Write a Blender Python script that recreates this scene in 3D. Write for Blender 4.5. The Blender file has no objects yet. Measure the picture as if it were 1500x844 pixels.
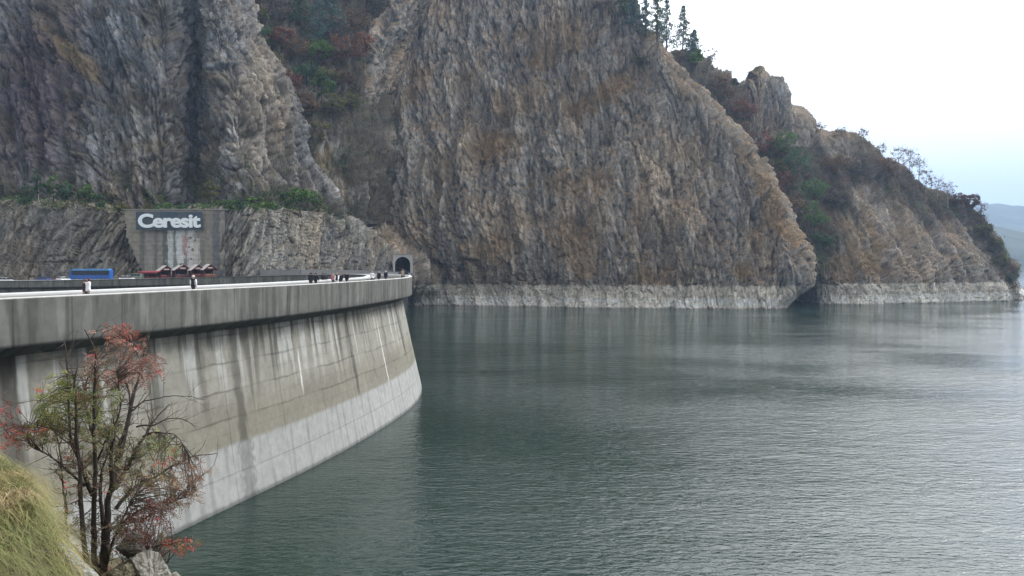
import bpy, bmesh, math, random
import numpy as np
from mathutils import Vector, Matrix, Euler
R_ = math.radians
scene = bpy.context.scene
COL = scene.collection
# ------------------------------------------------------------------ camera
F_PX, CX, CY = 1150.0, 750.0, 422.0          # focal length in photo pixels, picture centre
PITCH = -math.atan(35.0/F_PX)
cam_d = bpy.data.cameras.new('camera'); cam = bpy.data.objects.new('camera', cam_d); COL.objects.link(cam)
cam_d.sensor_width = 36.0; cam_d.lens = 36.0*F_PX/1500.0
cam_d.clip_start = 0.1; cam_d.clip_end = 20000
cam.location = (0, 0, 0); cam.rotation_euler = (math.pi/2+PITCH, 0, 0)
scene.camera = cam
# ------------------------------------------------------------------ world: overcast sky
SUN_AZ, SUN_EL = R_(50), R_(40)               # azimuth to the right of the view, elevation
world = bpy.data.worlds.new('World'); scene.world = world; world.use_nodes = True
wn = world.node_tree; wn.nodes.clear(); wl = wn.links
out = wn.nodes.new('ShaderNodeOutputWorld'); bg = wn.nodes.new('ShaderNodeBackground')
bg.inputs['Strength'].default_value = 0.12
sky = wn.nodes.new('ShaderNodeTexSky'); sky.sky_type = 'NISHITA'; sky.sun_disc = False
sky.sun_elevation = SUN_EL; sky.sun_rotation = SUN_AZ; sky.altitude = 900; sky.dust_density = 3.0
tc = wn.nodes.new('ShaderNodeTexCoord'); sep = wn.nodes.new('ShaderNodeSeparateXYZ')
wl.new(tc.outputs['Generated'], sep.inputs[0])
def wmath(op, a, b=None, clamp=False):
    m = wn.nodes.new('ShaderNodeMath'); m.operation = op; m.use_clamp = clamp
    for i, v in enumerate((a, b)):
        if v is None: continue
        if isinstance(v, (int, float)): m.inputs[i].default_value = v
        else: wl.new(v, m.inputs[i])
    return m.outputs[0]
# cloud deck: brightest round the hidden sun, bluish grey low over the lake
sd = (math.sin(SUN_AZ)*math.cos(SUN_EL), math.cos(SUN_AZ)*math.cos(SUN_EL), math.sin(SUN_EL))
dot = wn.nodes.new('ShaderNodeVectorMath'); dot.operation = 'DOT_PRODUCT'
nrm = wn.nodes.new('ShaderNodeVectorMath'); nrm.operation = 'NORMALIZE'; wl.new(tc.outputs['Generated'], nrm.inputs[0])
wl.new(nrm.outputs[0], dot.inputs[0]); dot.inputs[1].default_value = sd
glow = wmath('POWER', wmath('MAXIMUM', dot.outputs['Value'], 0.0), 3.5)
up_ = wn.nodes.new('ShaderNodeMapRange'); up_.interpolation_type = 'SMOOTHSTEP'; wl.new(sep.outputs['Z'], up_.inputs[0])
up_.inputs[1].default_value = .06; up_.inputs[2].default_value = .38; glow = wmath('MULTIPLY', glow, up_.outputs[0])
ramp = wn.nodes.new('ShaderNodeValToRGB'); wl.new(sep.outputs['Z'], ramp.inputs[0])
cr_ = ramp.color_ramp; cr_.interpolation = 'EASE'
for p, c in ((0.0, (.47, .58, .72)), (0.055, (.60, .72, .84)), (0.13, (.90, .95, 1.0)), (0.30, (1.0, 1.0, 1.0)), (1.0, (.92, .95, 1.0))):
    e = cr_.elements[0] if p == 0.0 else (cr_.elements[-1] if p == 1.0 else cr_.elements.new(p))
    e.position = p; e.color = (*c, 1)
cn = wn.nodes.new('ShaderNodeTexNoise'); cn.inputs['Scale'].default_value = 2.2; cn.inputs['Detail'].default_value = 5
mp = wn.nodes.new('ShaderNodeMapping'); mp.inputs['Scale'].default_value = (1, 1, 4); wl.new(nrm.outputs[0], mp.inputs[0]); wl.new(mp.outputs[0], cn.inputs['Vector'])
cl = wmath('ADD', wmath('MULTIPLY', cn.outputs['Fac'], 0.5), 0.75)
br = wmath('MULTIPLY', wmath('ADD', wmath('MULTIPLY', glow, 42.0), 7.8), cl)
sc_ = wn.nodes.new('ShaderNodeVectorMath'); sc_.operation = 'SCALE'; wl.new(ramp.outputs[0], sc_.inputs[0]); wl.new(br, sc_.inputs['Scale'])
mx = wn.nodes.new('ShaderNodeMix'); mx.data_type = 'RGBA'; mx.inputs[0].default_value = 0.9
wl.new(sky.outputs[0], mx.inputs[6]); wl.new(sc_.outputs[0], mx.inputs[7])
wl.new(mx.outputs[2], bg.inputs[0]); wl.new(bg.outputs[0], out.inputs[0])
sun_d = bpy.data.lights.new('sun', 'SUN'); sun = bpy.data.objects.new('sun', sun_d); COL.objects.link(sun)
sun_d.energy = 1.2; sun_d.angle = R_(12); sun_d.color = (1.0, .96, .90)
sun.rotation_euler = Vector(sd).to_track_quat('Z', 'Y').to_euler()
scene.view_settings.view_transform = 'Standard'; scene.view_settings.look = 'None'
scene.view_settings.gamma = 1; scene.view_settings.exposure = 0.35; scene.view_settings.use_curve_mapping = False
cy = scene.cycles; cy.max_bounces = 5; cy.diffuse_bounces = 2; cy.glossy_bounces = 3; cy.transparent_max_bounces = 8
cy.volume_bounces = 0; cy.caustics_reflective = False; cy.caustics_refractive = False
cy.use_denoising = True
try: cy.denoiser = 'OPENIMAGEDENOISE'
except Exception: pass
# ------------------------------------------------------------------ geometry helpers
_c, _s = math.cos(PITCH), math.sin(PITCH)
def at(px, py, D):
    """world point seen at photo pixel (px, py) at distance D (metres along +Y)"""
    dx, dz = (px-CX)/F_PX, (CY-py)/F_PX
    y = _c - dz*_s; z = _s + dz*_c
    return np.array([dx*D/y, D, z*D/y])
def at_z(px, py, z):
    p = at(px, py, 1.0); return p*(z/p[2])
def project(P):
    P = np.asarray(P, float); y = P[..., 1]*_c + P[..., 2]*_s; z = -P[..., 1]*_s + P[..., 2]*_c
    return CX+F_PX*P[..., 0]/y, CY-F_PX*z/y, y
def smooth(a, b, x):
    t = np.clip((x-a)/(b-a), 0, 1); return t*t*(3-2*t)
def cr(P, n):
    """Catmull-Rom resample along axis 0 to n samples"""
    P = np.asarray(P, float); m = len(P)
    t = np.linspace(0, m-1, n); i = np.minimum(t.astype(int), m-2); f = (t-i).reshape((-1,)+(1,)*(P.ndim-1))
    Q = np.concatenate([[2*P[0]-P[1]], P, [2*P[-1]-P[-2]]])
    a, b, c, d = Q[i], Q[i+1], Q[i+2], Q[i+3]
    return .5*((2*b)+(-a+c)*f+(2*a-5*b+4*c-d)*f*f+(-a+3*b-3*c+d)*f**3)
def ihash(ix, iy, k):
    h = (ix.astype(np.int64)*374761393 + iy.astype(np.int64)*668265263 + k*974634777) & 0xffffffff
    h = ((h ^ (h >> 13))*1274126177) & 0xffffffff
    h = h ^ (h >> 16); h = (h*2246822519) & 0xffffffff
    return (h ^ (h >> 15)).astype(float)/4294967295.0
def vnoise(x, y, k=0):
    ix, iy = np.floor(x), np.floor(y); fx, fy = x-ix, y-iy
    ux, uy = fx*fx*fx*(fx*(fx*6-15)+10), fy*fy*fy*(fy*(fy*6-15)+10)
    def g(ax, ay):
        a = ihash(ix+ax, iy+ay, k)*2*math.pi
        return np.cos(a)*(fx-ax)+np.sin(a)*(fy-ay)
    return 1.5*((g(0,0)*(1-ux)+g(1,0)*ux)*(1-uy)+(g(0,1)*(1-ux)+g(1,1)*ux)*uy)
def fbm(x, y, k=0, o=5, g=.5):
    s = 0; a = 1; t = 0
    for i in range(o):
        s = s+a*vnoise(x*2**i+17.3*i, y*2**i-9.1*i, k+i); t += a; a *= g
    return s/t
def ridged(x, y, k=0, o=4, g=.5):
    s = 0; a = 1; t = 0
    for i in range(o):
        s = s+a*(1-2*np.abs(vnoise(x*2**i+5.3*i, y*2**i+3.1*i, k+i))); t += a; a *= g
    return s/t
def facets(x, y, k=0, tilt=1.0):
    """voronoi cells, each its own tilted plane: (height, edge distance, random per cell)"""
    ix, iy = np.floor(x), np.floor(y)
    d1 = np.full(x.shape, 9.); d2 = np.full(x.shape, 9.); h = np.zeros(x.shape); rn = np.zeros(x.shape)
    for ax in (-1, 0, 1):
        for ay in (-1, 0, 1):
            cx, cy_ = ix+ax, iy+ay
            px = cx+ihash(cx, cy_, k); py = cy_+ihash(cx, cy_, k+1)
            dx, dy = x-px, y-py; d = dx*dx+dy*dy
            r = ihash(cx, cy_, k+2); th = ihash(cx, cy_, k+3)*6.283
            hh = (r-.5)+tilt*(dx*np.cos(th)+dy*np.sin(th))
            near = d < d1
            d2 = np.where(near, d1, np.minimum(d2, d)); h = np.where(near, hh, h); rn = np.where(near, r, rn); d1 = np.where(near, d, d1)
    return h, np.sqrt(d2)-np.sqrt(d1), rn
def tag(o, label=None, cat=None, group=None, kind=None):
    if label: o['label'] = label
    if cat: o['category'] = cat
    if group: o['group'] = group
    if kind: o['kind'] = kind
    return o
def link(o, parent=None):
    COL.objects.link(o)
    if parent is not None: o.parent = parent
    return o
def empty(name, loc=(0,0,0), rz=0.0):
    o = bpy.data.objects.new(name, None); COL.objects.link(o); o.location = loc; o.rotation_euler = (0,0,rz); o.empty_display_size = .5
    return o
def mesh_np(name, V, Fc, mat, col=None, sm=False, parent=None, extra=None):
    """V (n,3), Fc (m,4 or 3) arrays -> object; col (n,3) goes to the colour attribute 'Col'"""
    V = np.asarray(V, np.float32); Fc = np.asarray(Fc, np.int32)
    me = bpy.data.meshes.new(name); k = Fc.shape[1]
    me.vertices.add(len(V)); me.vertices.foreach_set('co', V.ravel())
    me.loops.add(Fc.size); me.loops.foreach_set('vertex_index', Fc.ravel())
    me.polygons.add(len(Fc)); me.polygons.foreach_set('loop_start', np.arange(0, Fc.size, k, dtype=np.int32))
    me.update(calc_edges=True)
    if sm: me.polygons.foreach_set('use_smooth', np.ones(len(Fc), bool))
    if col is not None:
        a = me.color_attributes.new('Col', 'FLOAT_COLOR', 'POINT')
        a.data.foreach_set('color', np.concatenate([np.asarray(col, np.float32), np.ones((len(V), 1), np.float32)], 1).ravel())
    for nm, vals in (extra or {}).items():
        a = me.attributes.new(nm, 'FLOAT_VECTOR', 'POINT'); a.data.foreach_set('vector', np.asarray(vals, np.float32).ravel())
    me.materials.append(mat); me.update(); me.validate()
    return link(bpy.data.objects.new(name, me), parent)
def grid_faces(nr, nc, off=0):
    i = np.arange(nr-1)[:, None]*nc+np.arange(nc-1)[None]
    i = i.ravel()+off
    return np.stack([i, i+1, i+nc+1, i+nc], 1)
class MB:
    """collects simple shapes into one mesh"""
    def __init__(s): s.v = []; s.f = []; s.mi = []
    def add(s, vs, fs, mi=0):
        b = len(s.v); s.v += [tuple(v) for v in vs]; s.f += [tuple(b+i for i in f) for f in fs]; s.mi += [mi]*len(fs)
    def box(s, x0, x1, y0, y1, z0, z1, mi=0, M=None):
        vs = [Vector(p) for p in ((x0,y0,z0),(x1,y0,z0),(x1,y1,z0),(x0,y1,z0),(x0,y0,z1),(x1,y0,z1),(x1,y1,z1),(x0,y1,z1))]
        if M: vs = [M@v for v in vs]
        s.add(vs, ((3,2,1,0),(4,5,6,7),(0,1,5,4),(1,2,6,5),(2,3,7,6),(3,0,4,7)), mi)
    def prism(s, poly, y0, y1, mi=0):           # poly in xz, extruded along y
        n = len(poly)
        s.add([(x,y0,z) for x,z in poly]+[(x,y1,z) for x,z in poly],
              [tuple(range(n)), tuple(range(2*n-1, n-1, -1))]+[(i, i+n, (i+1)%n+n, (i+1)%n) for i in range(n)], mi)
    def tube(s, pts, rad, n=6, mi=0, cap=True):
        m = len(pts); base = len(s.v)
        rad = [float(rad)]*m if not hasattr(rad, '__len__') else [float(r_) for r_ in rad]
        pts = [Vector([float(q) for q in p]) for p in pts]
        for i, p in enumerate(pts):
            d = (pts[min(i+1, m-1)]-pts[max(i-1, 0)]); d = d.normalized() if d.length > 1e-9 else Vector((0,0,1))
            a = d.cross(Vector((0.31,0.95,0.05))); a = (a if a.length > .1 else d.cross(Vector((1,0,0)))).normalized(); b = d.cross(a)
            for k in range(n):
                t = 2*math.pi*k/n; s.v.append(tuple(p+rad[i]*(math.cos(t)*a+math.sin(t)*b)))
        for i in range(m-1):
            for k in range(n):
                s.f.append((base+i*n+k, base+i*n+(k+1)%n, base+(i+1)*n+(k+1)%n, base+(i+1)*n+k)); s.mi.append(mi)
        if cap:
            s.f.append(tuple(base+k for k in range(n))[::-1]); s.f.append(tuple(base+(m-1)*n+k for k in range(n))); s.mi += [mi, mi]
    def cyl(s, c, r, axis, l, n=16, mi=0):
        c = Vector(c); a = Vector(axis).normalized(); s.tube([c-a*l/2, c+a*l/2], r, n, mi)
    def build(s, name, mats, parent=None, sm=False, bevel=0):
        me = bpy.data.meshes.new(name); me.from_pydata(s.v, [], s.f)
        for m in (mats if isinstance(mats, (list, tuple)) else [mats]): me.materials.append(m)
        me.polygons.foreach_set('material_index', s.mi)
        if sm: me.polygons.foreach_set('use_smooth', [True]*len(me.polygons))
        me.update()
        o = link(bpy.data.objects.new(name, me), parent)
        if bevel:
            b = o.modifiers.new('bevel', 'BEVEL'); b.width = bevel; b.segments = 2; b.limit_method = 'ANGLE'
        return o
# ------------------------------------------------------------------ materials
def new_mat(name):
    m = bpy.data.materials.new(name); m.use_nodes = True
    return m, m.node_tree, m.node_tree.nodes['Principled BSDF']
def N(nt, t, **kw):
    n = nt.nodes.new(t)
    for k, v in kw.items():
        if k in n.bl_rna.properties: setattr(n, k, v)
        else: n.inputs[k].default_value = v
    return n
def simple(name, c, rough=.7, noise=.12, scale=3.0, metal=0, bump=0, spec=.3):
    m, nt, b = new_mat(name); L = nt.links.new
    t = N(nt, 'ShaderNodeTexCoord'); n = N(nt, 'ShaderNodeTexNoise', Scale=scale, Detail=5.0)
    L(t.outputs['Object'], n.inputs['Vector'])
    mr = N(nt, 'ShaderNodeMapRange'); mr.inputs[3].default_value = 1-noise; mr.inputs[4].default_value = 1+noise
    L(n.outputs['Fac'], mr.inputs[0])
    s = N(nt, 'ShaderNodeVectorMath', operation='SCALE'); s.inputs[0].default_value = c; L(mr.outputs[0], s.inputs['Scale'])
    L(s.outputs[0], b.inputs['Base Color']); b.inputs['Roughness'].default_value = rough; b.inputs['Metallic'].default_value = metal
    b.inputs['Specular IOR Level'].default_value = spec
    if bump:
        bp = N(nt, 'ShaderNodeBump', Strength=bump, Distance=.02); L(n.outputs['Fac'], bp.inputs['Height']); L(bp.outputs[0], b.inputs['Normal'])
    return m
def attr_mat(name, rough=.9, n_scale=(1, 1, 1), n_amt=.35, bump=0.0, bdist=.3, leaf=False, detail=8.0, coord='Object'):
    """colour from attribute Col, broken up by fine noise"""
    m, nt, b = new_mat(name); L = nt.links.new
    a = N(nt, 'ShaderNodeAttribute', attribute_name='Col'); t = N(nt, 'ShaderNodeTexCoord')
    mp = N(nt, 'ShaderNodeMapping'); mp.inputs['Scale'].default_value = n_scale
    if coord == 'st':
        u = N(nt, 'ShaderNodeAttribute', attribute_name='st'); L(u.outputs['Vector'], mp.inputs[0])
    else: L(t.outputs[coord], mp.inputs[0])
    n = N(nt, 'ShaderNodeTexNoise', Scale=1.0, Detail=detail, Roughness=.65); L(mp.outputs[0], n.inputs['Vector'])
    mr = N(nt, 'ShaderNodeMapRange'); mr.inputs[1].default_value = .25; mr.inputs[2].default_value = .75
    mr.inputs[3].default_value = 1-n_amt; mr.inputs[4].default_value = 1+n_amt; L(n.outputs['Fac'], mr.inputs[0])
    s = N(nt, 'ShaderNodeVectorMath', operation='SCALE'); L(a.outputs['Color'], s.inputs[0]); L(mr.outputs[0], s.inputs['Scale'])
    L(s.outputs[0], b.inputs['Base Color']); b.inputs['Roughness'].default_value = rough; b.inputs['Specular IOR Level'].default_value = .15
    if bump:
        bp = N(nt, 'ShaderNodeBump', Strength=bump, Distance=bdist); L(n.outputs['Fac'], bp.inputs['Height']); L(bp.outputs[0], b.inputs['Normal'])
    if leaf:
        tr = N(nt, 'ShaderNodeBsdfTranslucent'); L(s.outputs[0], tr.inputs['Color'])
        ms = N(nt, 'ShaderNodeMixShader'); ms.inputs[0].default_value = .3
        L(b.outputs[0], ms.inputs[1]); L(tr.outputs[0], ms.inputs[2]); L(ms.outputs[0], nt.nodes['Material Output'].inputs[0])
    return m
M_ROCK = attr_mat('rock', .95, (1.5, 1.5, .3), .5, .9, .8, detail=10.0)
M_CONC = attr_mat('stained_concrete', .85, (1.6, .5, 1), .20, .25, .03, coord='st')
M_LEAF = attr_mat('leaves', .7, (1, 1, 1), .25, leaf=True, detail=3)
M_LAND = attr_mat('land', .95, (.6, .6, .6), .3, .3, .2)
# ------------------------------------------------------------------ water
Z_W = -21.0
m, nt, b = new_mat('lake_water'); L = nt.links.new
b.inputs['Base Color'].default_value = (.008, .023, .0165, 1); b.inputs['Roughness'].default_value = .04; b.inputs['IOR'].default_value = 1.333
t = N(nt, 'ShaderNodeTexCoord')
def wv(sx, sy, sc, det, rot, dist=0.0):
    mp = N(nt, 'ShaderNodeMapping'); mp.inputs['Scale'].default_value = (sx, sy, 1); mp.inputs['Rotation'].default_value = (0, 0, R_(rot)); L(t.outputs['Object'], mp.inputs[0])
    n = N(nt, 'ShaderNodeTexNoise', Scale=sc, Detail=det, Roughness=.55, Distortion=dist); L(mp.outputs[0], n.inputs['Vector']); return n.outputs['Fac']
def mth(op, a, c):
    q = N(nt, 'ShaderNodeMath', operation=op)
    for i, v in enumerate((a, c)):
        if isinstance(v, (int, float)): q.inputs[i].default_value = v
        else: L(v, q.inputs[i])
    return q.outputs[0]
h1 = wv(.42, 1.0, 1.8, 3.0, 12, .3)         # wavelets about a metre long
h2 = wv(.5, 1.0, .33, 2.0, -8, .2)           # longer undulation
h3 = wv(.6, 1.0, 4.0, 2.0, 25)               # fine ripple
gust = wv(1, 1.6, .018, 2.0, 0)              # calm and ruffled patches
gs = N(nt, 'ShaderNodeMapRange'); gs.inputs[1].default_value = .35; gs.inputs[2].default_value = .62; gs.inputs[3].default_value = .35; gs.inputs[4].default_value = 1.2; L(gust, gs.inputs[0])
hh = mth('ADD', mth('ADD', mth('MULTIPLY', h1, .165), mth('MULTIPLY', h2, .20)), mth('MULTIPLY', h3, .04))
hh = mth('MULTIPLY', hh, gs.outputs[0])
bp = N(nt, 'ShaderNodeBump', Strength=1.0, Distance=1.0); L(hh, bp.inputs['Height']); L(bp.outputs[0], b.inputs['Normal'])
M_WATER = m
mb = MB(); mb.add([(-700, -60, Z_W), (8900, -60, Z_W), (8900, 8950, Z_W), (-700, 8950, Z_W)], [(0, 1, 2, 3)])
tag(mb.build('water', M_WATER), 'dark green lake water ruffled by wind', kind='structure')
mb = MB(); mb.add([(-720, -80, -27.5), (8920, -80, -27.5), (8920, 8960, -27.5), (-720, 8960, -27.5)], [(0, 1, 2, 3)])
tag(mb.build('lake_bed', simple('mud', (.06, .055, .045))), kind='structure')
# ------------------------------------------------------------------ rock massifs
VEG = []; ROCKS = []                                    # projected vertices of every land surface, for standing trees on it
GRASS_C = np.array([.225, .160, .092]); GRASS_G = np.array([.085, .085, .045])
def massif(name, C, nr, nc, amp=1.0, seed=0, cell=1.0, base=(.262, .243, .212), grass=.5, patches=(), green=0.0, tints=(), holes=None, veg=None, bleach=True, strata=0.0):
    """C: control net [rows][cols] of (px, py, D) -> displaced rock surface"""
    P = np.array([[at(*c) for c in row] for row in C])
    P = cr(P, nr); P = np.swapaxes(cr(np.swapaxes(P, 0, 1), nc), 0, 1)
    du = np.gradient(P, axis=1); dv = np.gradient(P, axis=0)
    Nn = np.cross(du, dv); Nn /= np.linalg.norm(Nn, axis=2, keepdims=True)+1e-9
    if (Nn[..., 1] > 0).mean() > .5: Nn = -Nn
    arc = np.cumsum(np.linalg.norm(du, axis=2), 1); mid = nc//2
    a = arc-arc[:, mid:mid+1]+P[:, mid:mid+1, 0]
    k5 = np.ones(31)/31; a = np.apply_along_axis(lambda q: np.convolve(np.pad(q, 15, 'edge'), k5, 'valid'), 0, a)
    a = a + P[..., 2]*strata; z = P[..., 2]*1.0
    w1 = fbm(a/22, z/60, seed+1, 3)*3.2; w2 = fbm(a/30, z/30, seed+9, 3)*4
    lean = .22*fbm(a/90, z/90, seed+5, 2)*z
    aw, zw = a+w1*.55+lean*.3, z+w2*.6
    d = 8*fbm(aw/55, zw/75, seed+20, 3) + 6.5*ridged((aw+.18*zw)/26, zw/130, seed+30, 2) + 3.0*ridged((aw-.4*zw)/16, zw/80, seed+35, 2)*smooth(-.2, .4, fbm(aw/50, zw/50, seed+36, 2))
    f1, e1, r1 = facets(aw/9/cell, zw/26/cell, seed+40, 1.0)
    # slabs: tall, straight sided blocks with stepped faces
    dg = aw+.14*zw; f2, e2, r2 = facets(dg/3.6/cell, zw/13/cell, seed+50, .9)
    dg2 = aw-.10*zw; f3, e3, r3 = facets(dg2/1.3/cell, zw/4.6/cell, seed+60, .9); f4, e4, r4 = facets((aw+.12*zw)/1.0, zw/3.2, seed+65, 1.0)
    stp = vnoise(aw/7, zw/38, seed+66)*3.2; stp = np.floor(stp*1.6)/1.6+.25*(stp*1.6-np.floor(stp*1.6))**6
    fine = ridged(aw/1.5, zw/8, seed+70, 3)
    rib = ridged(aw/6+.2*fbm(a/9, z/20, seed+71, 2), zw/60, seed+80, 3)
    d = d + 2.6*f1 + 2.1*f2 + 1.5*f3 + .8*f4 + 1.2*fine + 2.2*rib + 1.7*stp
    d = d - 1.2*np.exp(-(e1/.03)**2) - 1.2*np.exp(-(e2/.06)**2) - .8*np.exp(-(e3/.09)**2)
    joint = smooth(.06, .01, np.abs(vnoise(aw/3.0, zw/24, seed+85)))*smooth(-.1, .3, vnoise(aw/11, zw/15, seed+86)); d = d-1.0*joint
    d = d-d.mean()
    if bleach: d = d*(.5+.5*smooth(-13, -7, P[..., 2]))
    P2 = P + Nn*(d*amp)[..., None]
    px, py, dep = project(P2)
    du = np.gradient(P2, axis=1); dv = np.gradient(P2, axis=0)
    n2 = np.cross(du, dv); n2 /= np.linalg.norm(n2, axis=2, keepdims=True)+1e-9
    flip = np.sign((n2*Nn).sum(2, keepdims=True)); n2 = n2*flip
    up = n2[..., 2]
    # colour of the rock: per-block tone, rusty and pale veins, dark wet streaks
    tone = 1 + .42*(r2-.5) + .30*(r1-.5) + .45*(r3-.5) + .35*(r4-.5) + .35*fbm(aw/14, zw/60, seed+90, 4) + .22*fbm(a/3, z/9, seed+93, 3)
    c = np.array(base)[None, None]*tone[..., None]
    warm = smooth(-.15, .35, fbm(aw/30, zw/36, seed+100, 4))
    c = c*(1+warm[..., None]*np.array([.16, .02, -.12]))
    blk = smooth(.22, .5, fbm(aw/5, zw/40, seed+110, 3)); c = c*(1-.35*blk[..., None])
    pale = smooth(.22, .4, fbm(aw/1.6, zw/9, seed+120, 4)); c = c*(1+.5*pale[..., None])
    crack = np.exp(-(e2/.06)**2)*.42+np.exp(-(e1/.02)**2)*.3+np.exp(-(e3/.08)**2)*.40+np.exp(-(e4/.09)**2)*.25; crack = np.clip(crack+.5*joint, 0, .75); c = c*(1-crack)[..., None]  # crevice shade put into the colour along block edges and joints
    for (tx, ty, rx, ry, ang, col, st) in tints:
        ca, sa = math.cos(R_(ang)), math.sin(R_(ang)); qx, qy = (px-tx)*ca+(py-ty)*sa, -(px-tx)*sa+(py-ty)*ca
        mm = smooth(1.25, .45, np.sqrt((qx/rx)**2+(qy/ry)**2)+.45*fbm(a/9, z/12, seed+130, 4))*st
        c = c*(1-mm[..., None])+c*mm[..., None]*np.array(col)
    g = smooth(.42, .80, up+.30*fbm(a/7, z/7, seed+140, 4)+.10*(grass-.5))*min(1, grass*1.6)
    gp = np.zeros_like(g)
    for (tx, ty, rx, ry, ang, st) in patches:
        ca, sa = math.cos(R_(ang)), math.sin(R_(ang)); qx, qy = (px-tx)*ca+(py-ty)*sa, -(px-tx)*sa+(py-ty)*ca
        r = np.sqrt((qx/rx)**2+(qy/ry)**2)
        gp = np.maximum(gp, smooth(1.15, .5, r+.9*fbm(a/6, z/9, seed+150, 4)+.35*(r2-.5)-.25*(up-.3))*st)
    gp = np.maximum(gp, smooth(.18, .5, fbm(aw/18, zw/22, seed+160, 5)+.35*(up-.25))*grass*.9)
    g = np.clip(np.maximum(g, gp), 0, 1)
    gv = (GRASS_C*(1-green)+GRASS_G*green)[None, None]*(1+.5*fbm(a/2.2, z/2.2, seed+170, 3)[..., None])
    gv = gv*(1+.25*fbm(a/20, z/20, seed+171, 2)[..., None]*np.array([1.0, .3, -.4]))
    if bleach:
        line = -10.3+1.2*fbm(a/9, z*0, seed+180, 4)+.5*(r3-.5); line2 = -16.0
        wet = smooth(.5, -.5, P2[..., 2]-line); g = g*(1-wet)
        c = c*(1-g[..., None])+gv*g[..., None]
        gray = np.clip(c.mean(2, keepdims=True)/.14, .65, 1.5)
        b1 = np.array([.50, .455, .38])[None, None]*(1+.3*fbm(a/25, z/6, seed+185, 3)[..., None])*(.72+.28*gray)*(1+.25*fbm(a/2.5, z/1.5, seed+190, 3)[..., None]); b2 = b1*1.32*np.array([1., 1.01, 1.03])
        k2 = smooth(.35, -.35, P2[..., 2]-line2)[..., None]
        bl = b1*(1-k2)+b2*k2; bl = bl*(1-.5*smooth(Z_W+.9, Z_W+.2, P2[..., 2]))[..., None]
        bl = bl*(1-.5*np.clip(crack, 0, 1))[..., None]
        c = c*(1-wet[..., None]*.97)+bl*wet[..., None]*.97
    else:
        c = c*(1-g[..., None])+gv*g[..., None]
    if veg is not None:
        vm = veg(px, py, a, z)[..., None]
        vc = np.array([.070, .060, .042])[None, None]*(1+.5*fbm(a/5, z/5, seed+200, 4)[..., None])
        c = c*(1-vm)+vc*vm
    c = np.clip(c, .015, .6)
    VEG.append((name, P2.reshape(-1, 3), np.zeros(P2.shape[0]*P2.shape[1]) if veg is None else vm.ravel(), up.ravel(), px.ravel(), py.ravel(), g.ravel()))
    Fc = grid_faces(nr, nc)
    if holes is not None:
        cen = P2.reshape(-1, 3)[Fc].mean(1); Fc = Fc[~holes(cen)]
    o = mesh_np(name, P2.reshape(-1, 3), Fc[:, ::-1], M_ROCK, c.reshape(-1, 3))
    ROCKS.append((px[::2, ::2].ravel(), py[::2, ::2].ravel(), P2[::2, ::2].reshape(-1, 3), dep[::2, ::2].ravel(), name))
    return o
def ground_at(px, py, names=None, tol=5.0):
    """the nearest land point seen round this pixel"""
    best = None
    for X, Y, P, d, nm in ROCKS:
        if names and nm not in names: continue
        k = (np.abs(X-px) < tol) & (np.abs(Y-py) < tol) & (d > 1)
        if k.any():
            i = np.flatnonzero(k); j = i[np.argmin(d[i]+1.5*np.hypot(X[i]-px, Y[i]-py))]
            if best is None or d[j] < best[0]: best = (d[j], P[j])
    return None if best is None else best[1]
# --- the great face behind the dam
rowsL = [(470, 460), (540, 448), (572, 400), (470, 300), (492, 200), (535, 100), (590, 0), (650, -130)]
rowsR = [1132, 1141, 1172, 1133, 1068, 975, 905, 850]
rD = [-3, 0, 5, 24, 44, 66, 90, 130]
ts = [0, .12, .25, .38, .52, .66, .80, .92, 1.0]
C = []
for ri in range(8):
    (l, y), r = rowsL[ri], rowsR[ri]; row = []
    L0 = [400, 374, 374, 362, 358, 356, 356, 356][ri]
    lo = [(l+14, y, L0+rD[ri]+70), (l-4, y, L0+rD[ri]+22)]
    for t_ in ts:
        base = np.interp(t_, [0, .12, .3, .5, .8, 1], [L0, 396 if ri == 2 else 388, 384, 373, 366, 368])
        yy = y
        if ri in (0, 1): base = np.interp(t_, [0, .12, .3, .5, .8, 1], [400, 398, 388, 374, 367, 366])
        if ri == 0: base -= 2; yy = 387+27*F_PX/base
        if ri == 1: yy = 387+18.5*F_PX/base
        xx = l+t_*(r-l)
        if ri < 2: xx = 598+t_*(r-598)
        row.append((xx, yy, base+rD[ri]))
    R0 = row[-1][2]
    row += [(r+5, row[-1][1], R0+22), (r-12, row[-1][1], R0+75)]
    C.append([(lo[0][0], row[0][1], lo[0][2]), (lo[1][0], row[0][1], lo[1][2])]+row)
TUN = at(590, 386, 374)
def tun_hole(c):
    hx, hy, hd = project(c); return (hx > 579) & (hx < 601.5) & (hy > 376.5) & (hy < 404) & (c[:, 1] < 393)
pat = [(882,140,75,20,-33,1),(820,72,60,26,-35,.9),(725,212,50,22,0,.9),(850,268,65,30,-10,.75),(722,365,45,25,0,.8),(1090,398,38,18,0,1),(1140,318,22,60,-38,.9),
       (610,125,18,45,35,.7),(560,190,25,45,30,.7),(770,150,60,35,-20,.6),(840,360,40,50,0,.7),(1120,255,25,60,-40,.6),(860,395,40,18,0,.8),(800,50,60,20,-20,.6),(935,300,14,60,5,.55),(690,110,30,30,0,.4),
       (640,250,40,30,0,.45),(540,230,30,20,-20,.6),(1010,140,40,14,30,.5),(960,405,60,14,0,.7)]
tin = [(660,330,45,90,10,(.72,.76,.80),.7),(1060,330,28,60,0,(.62,.64,.70),.8),(740,80,130,60,0,(.88,.92,1.0),.6),(960,220,40,120,-5,(1.25,1.22,1.16),.6),(560,310,80,50,0,(.82,.9,.92),.6),(1160,400,22,45,20,(.8,.86,.92),.7)]
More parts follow.
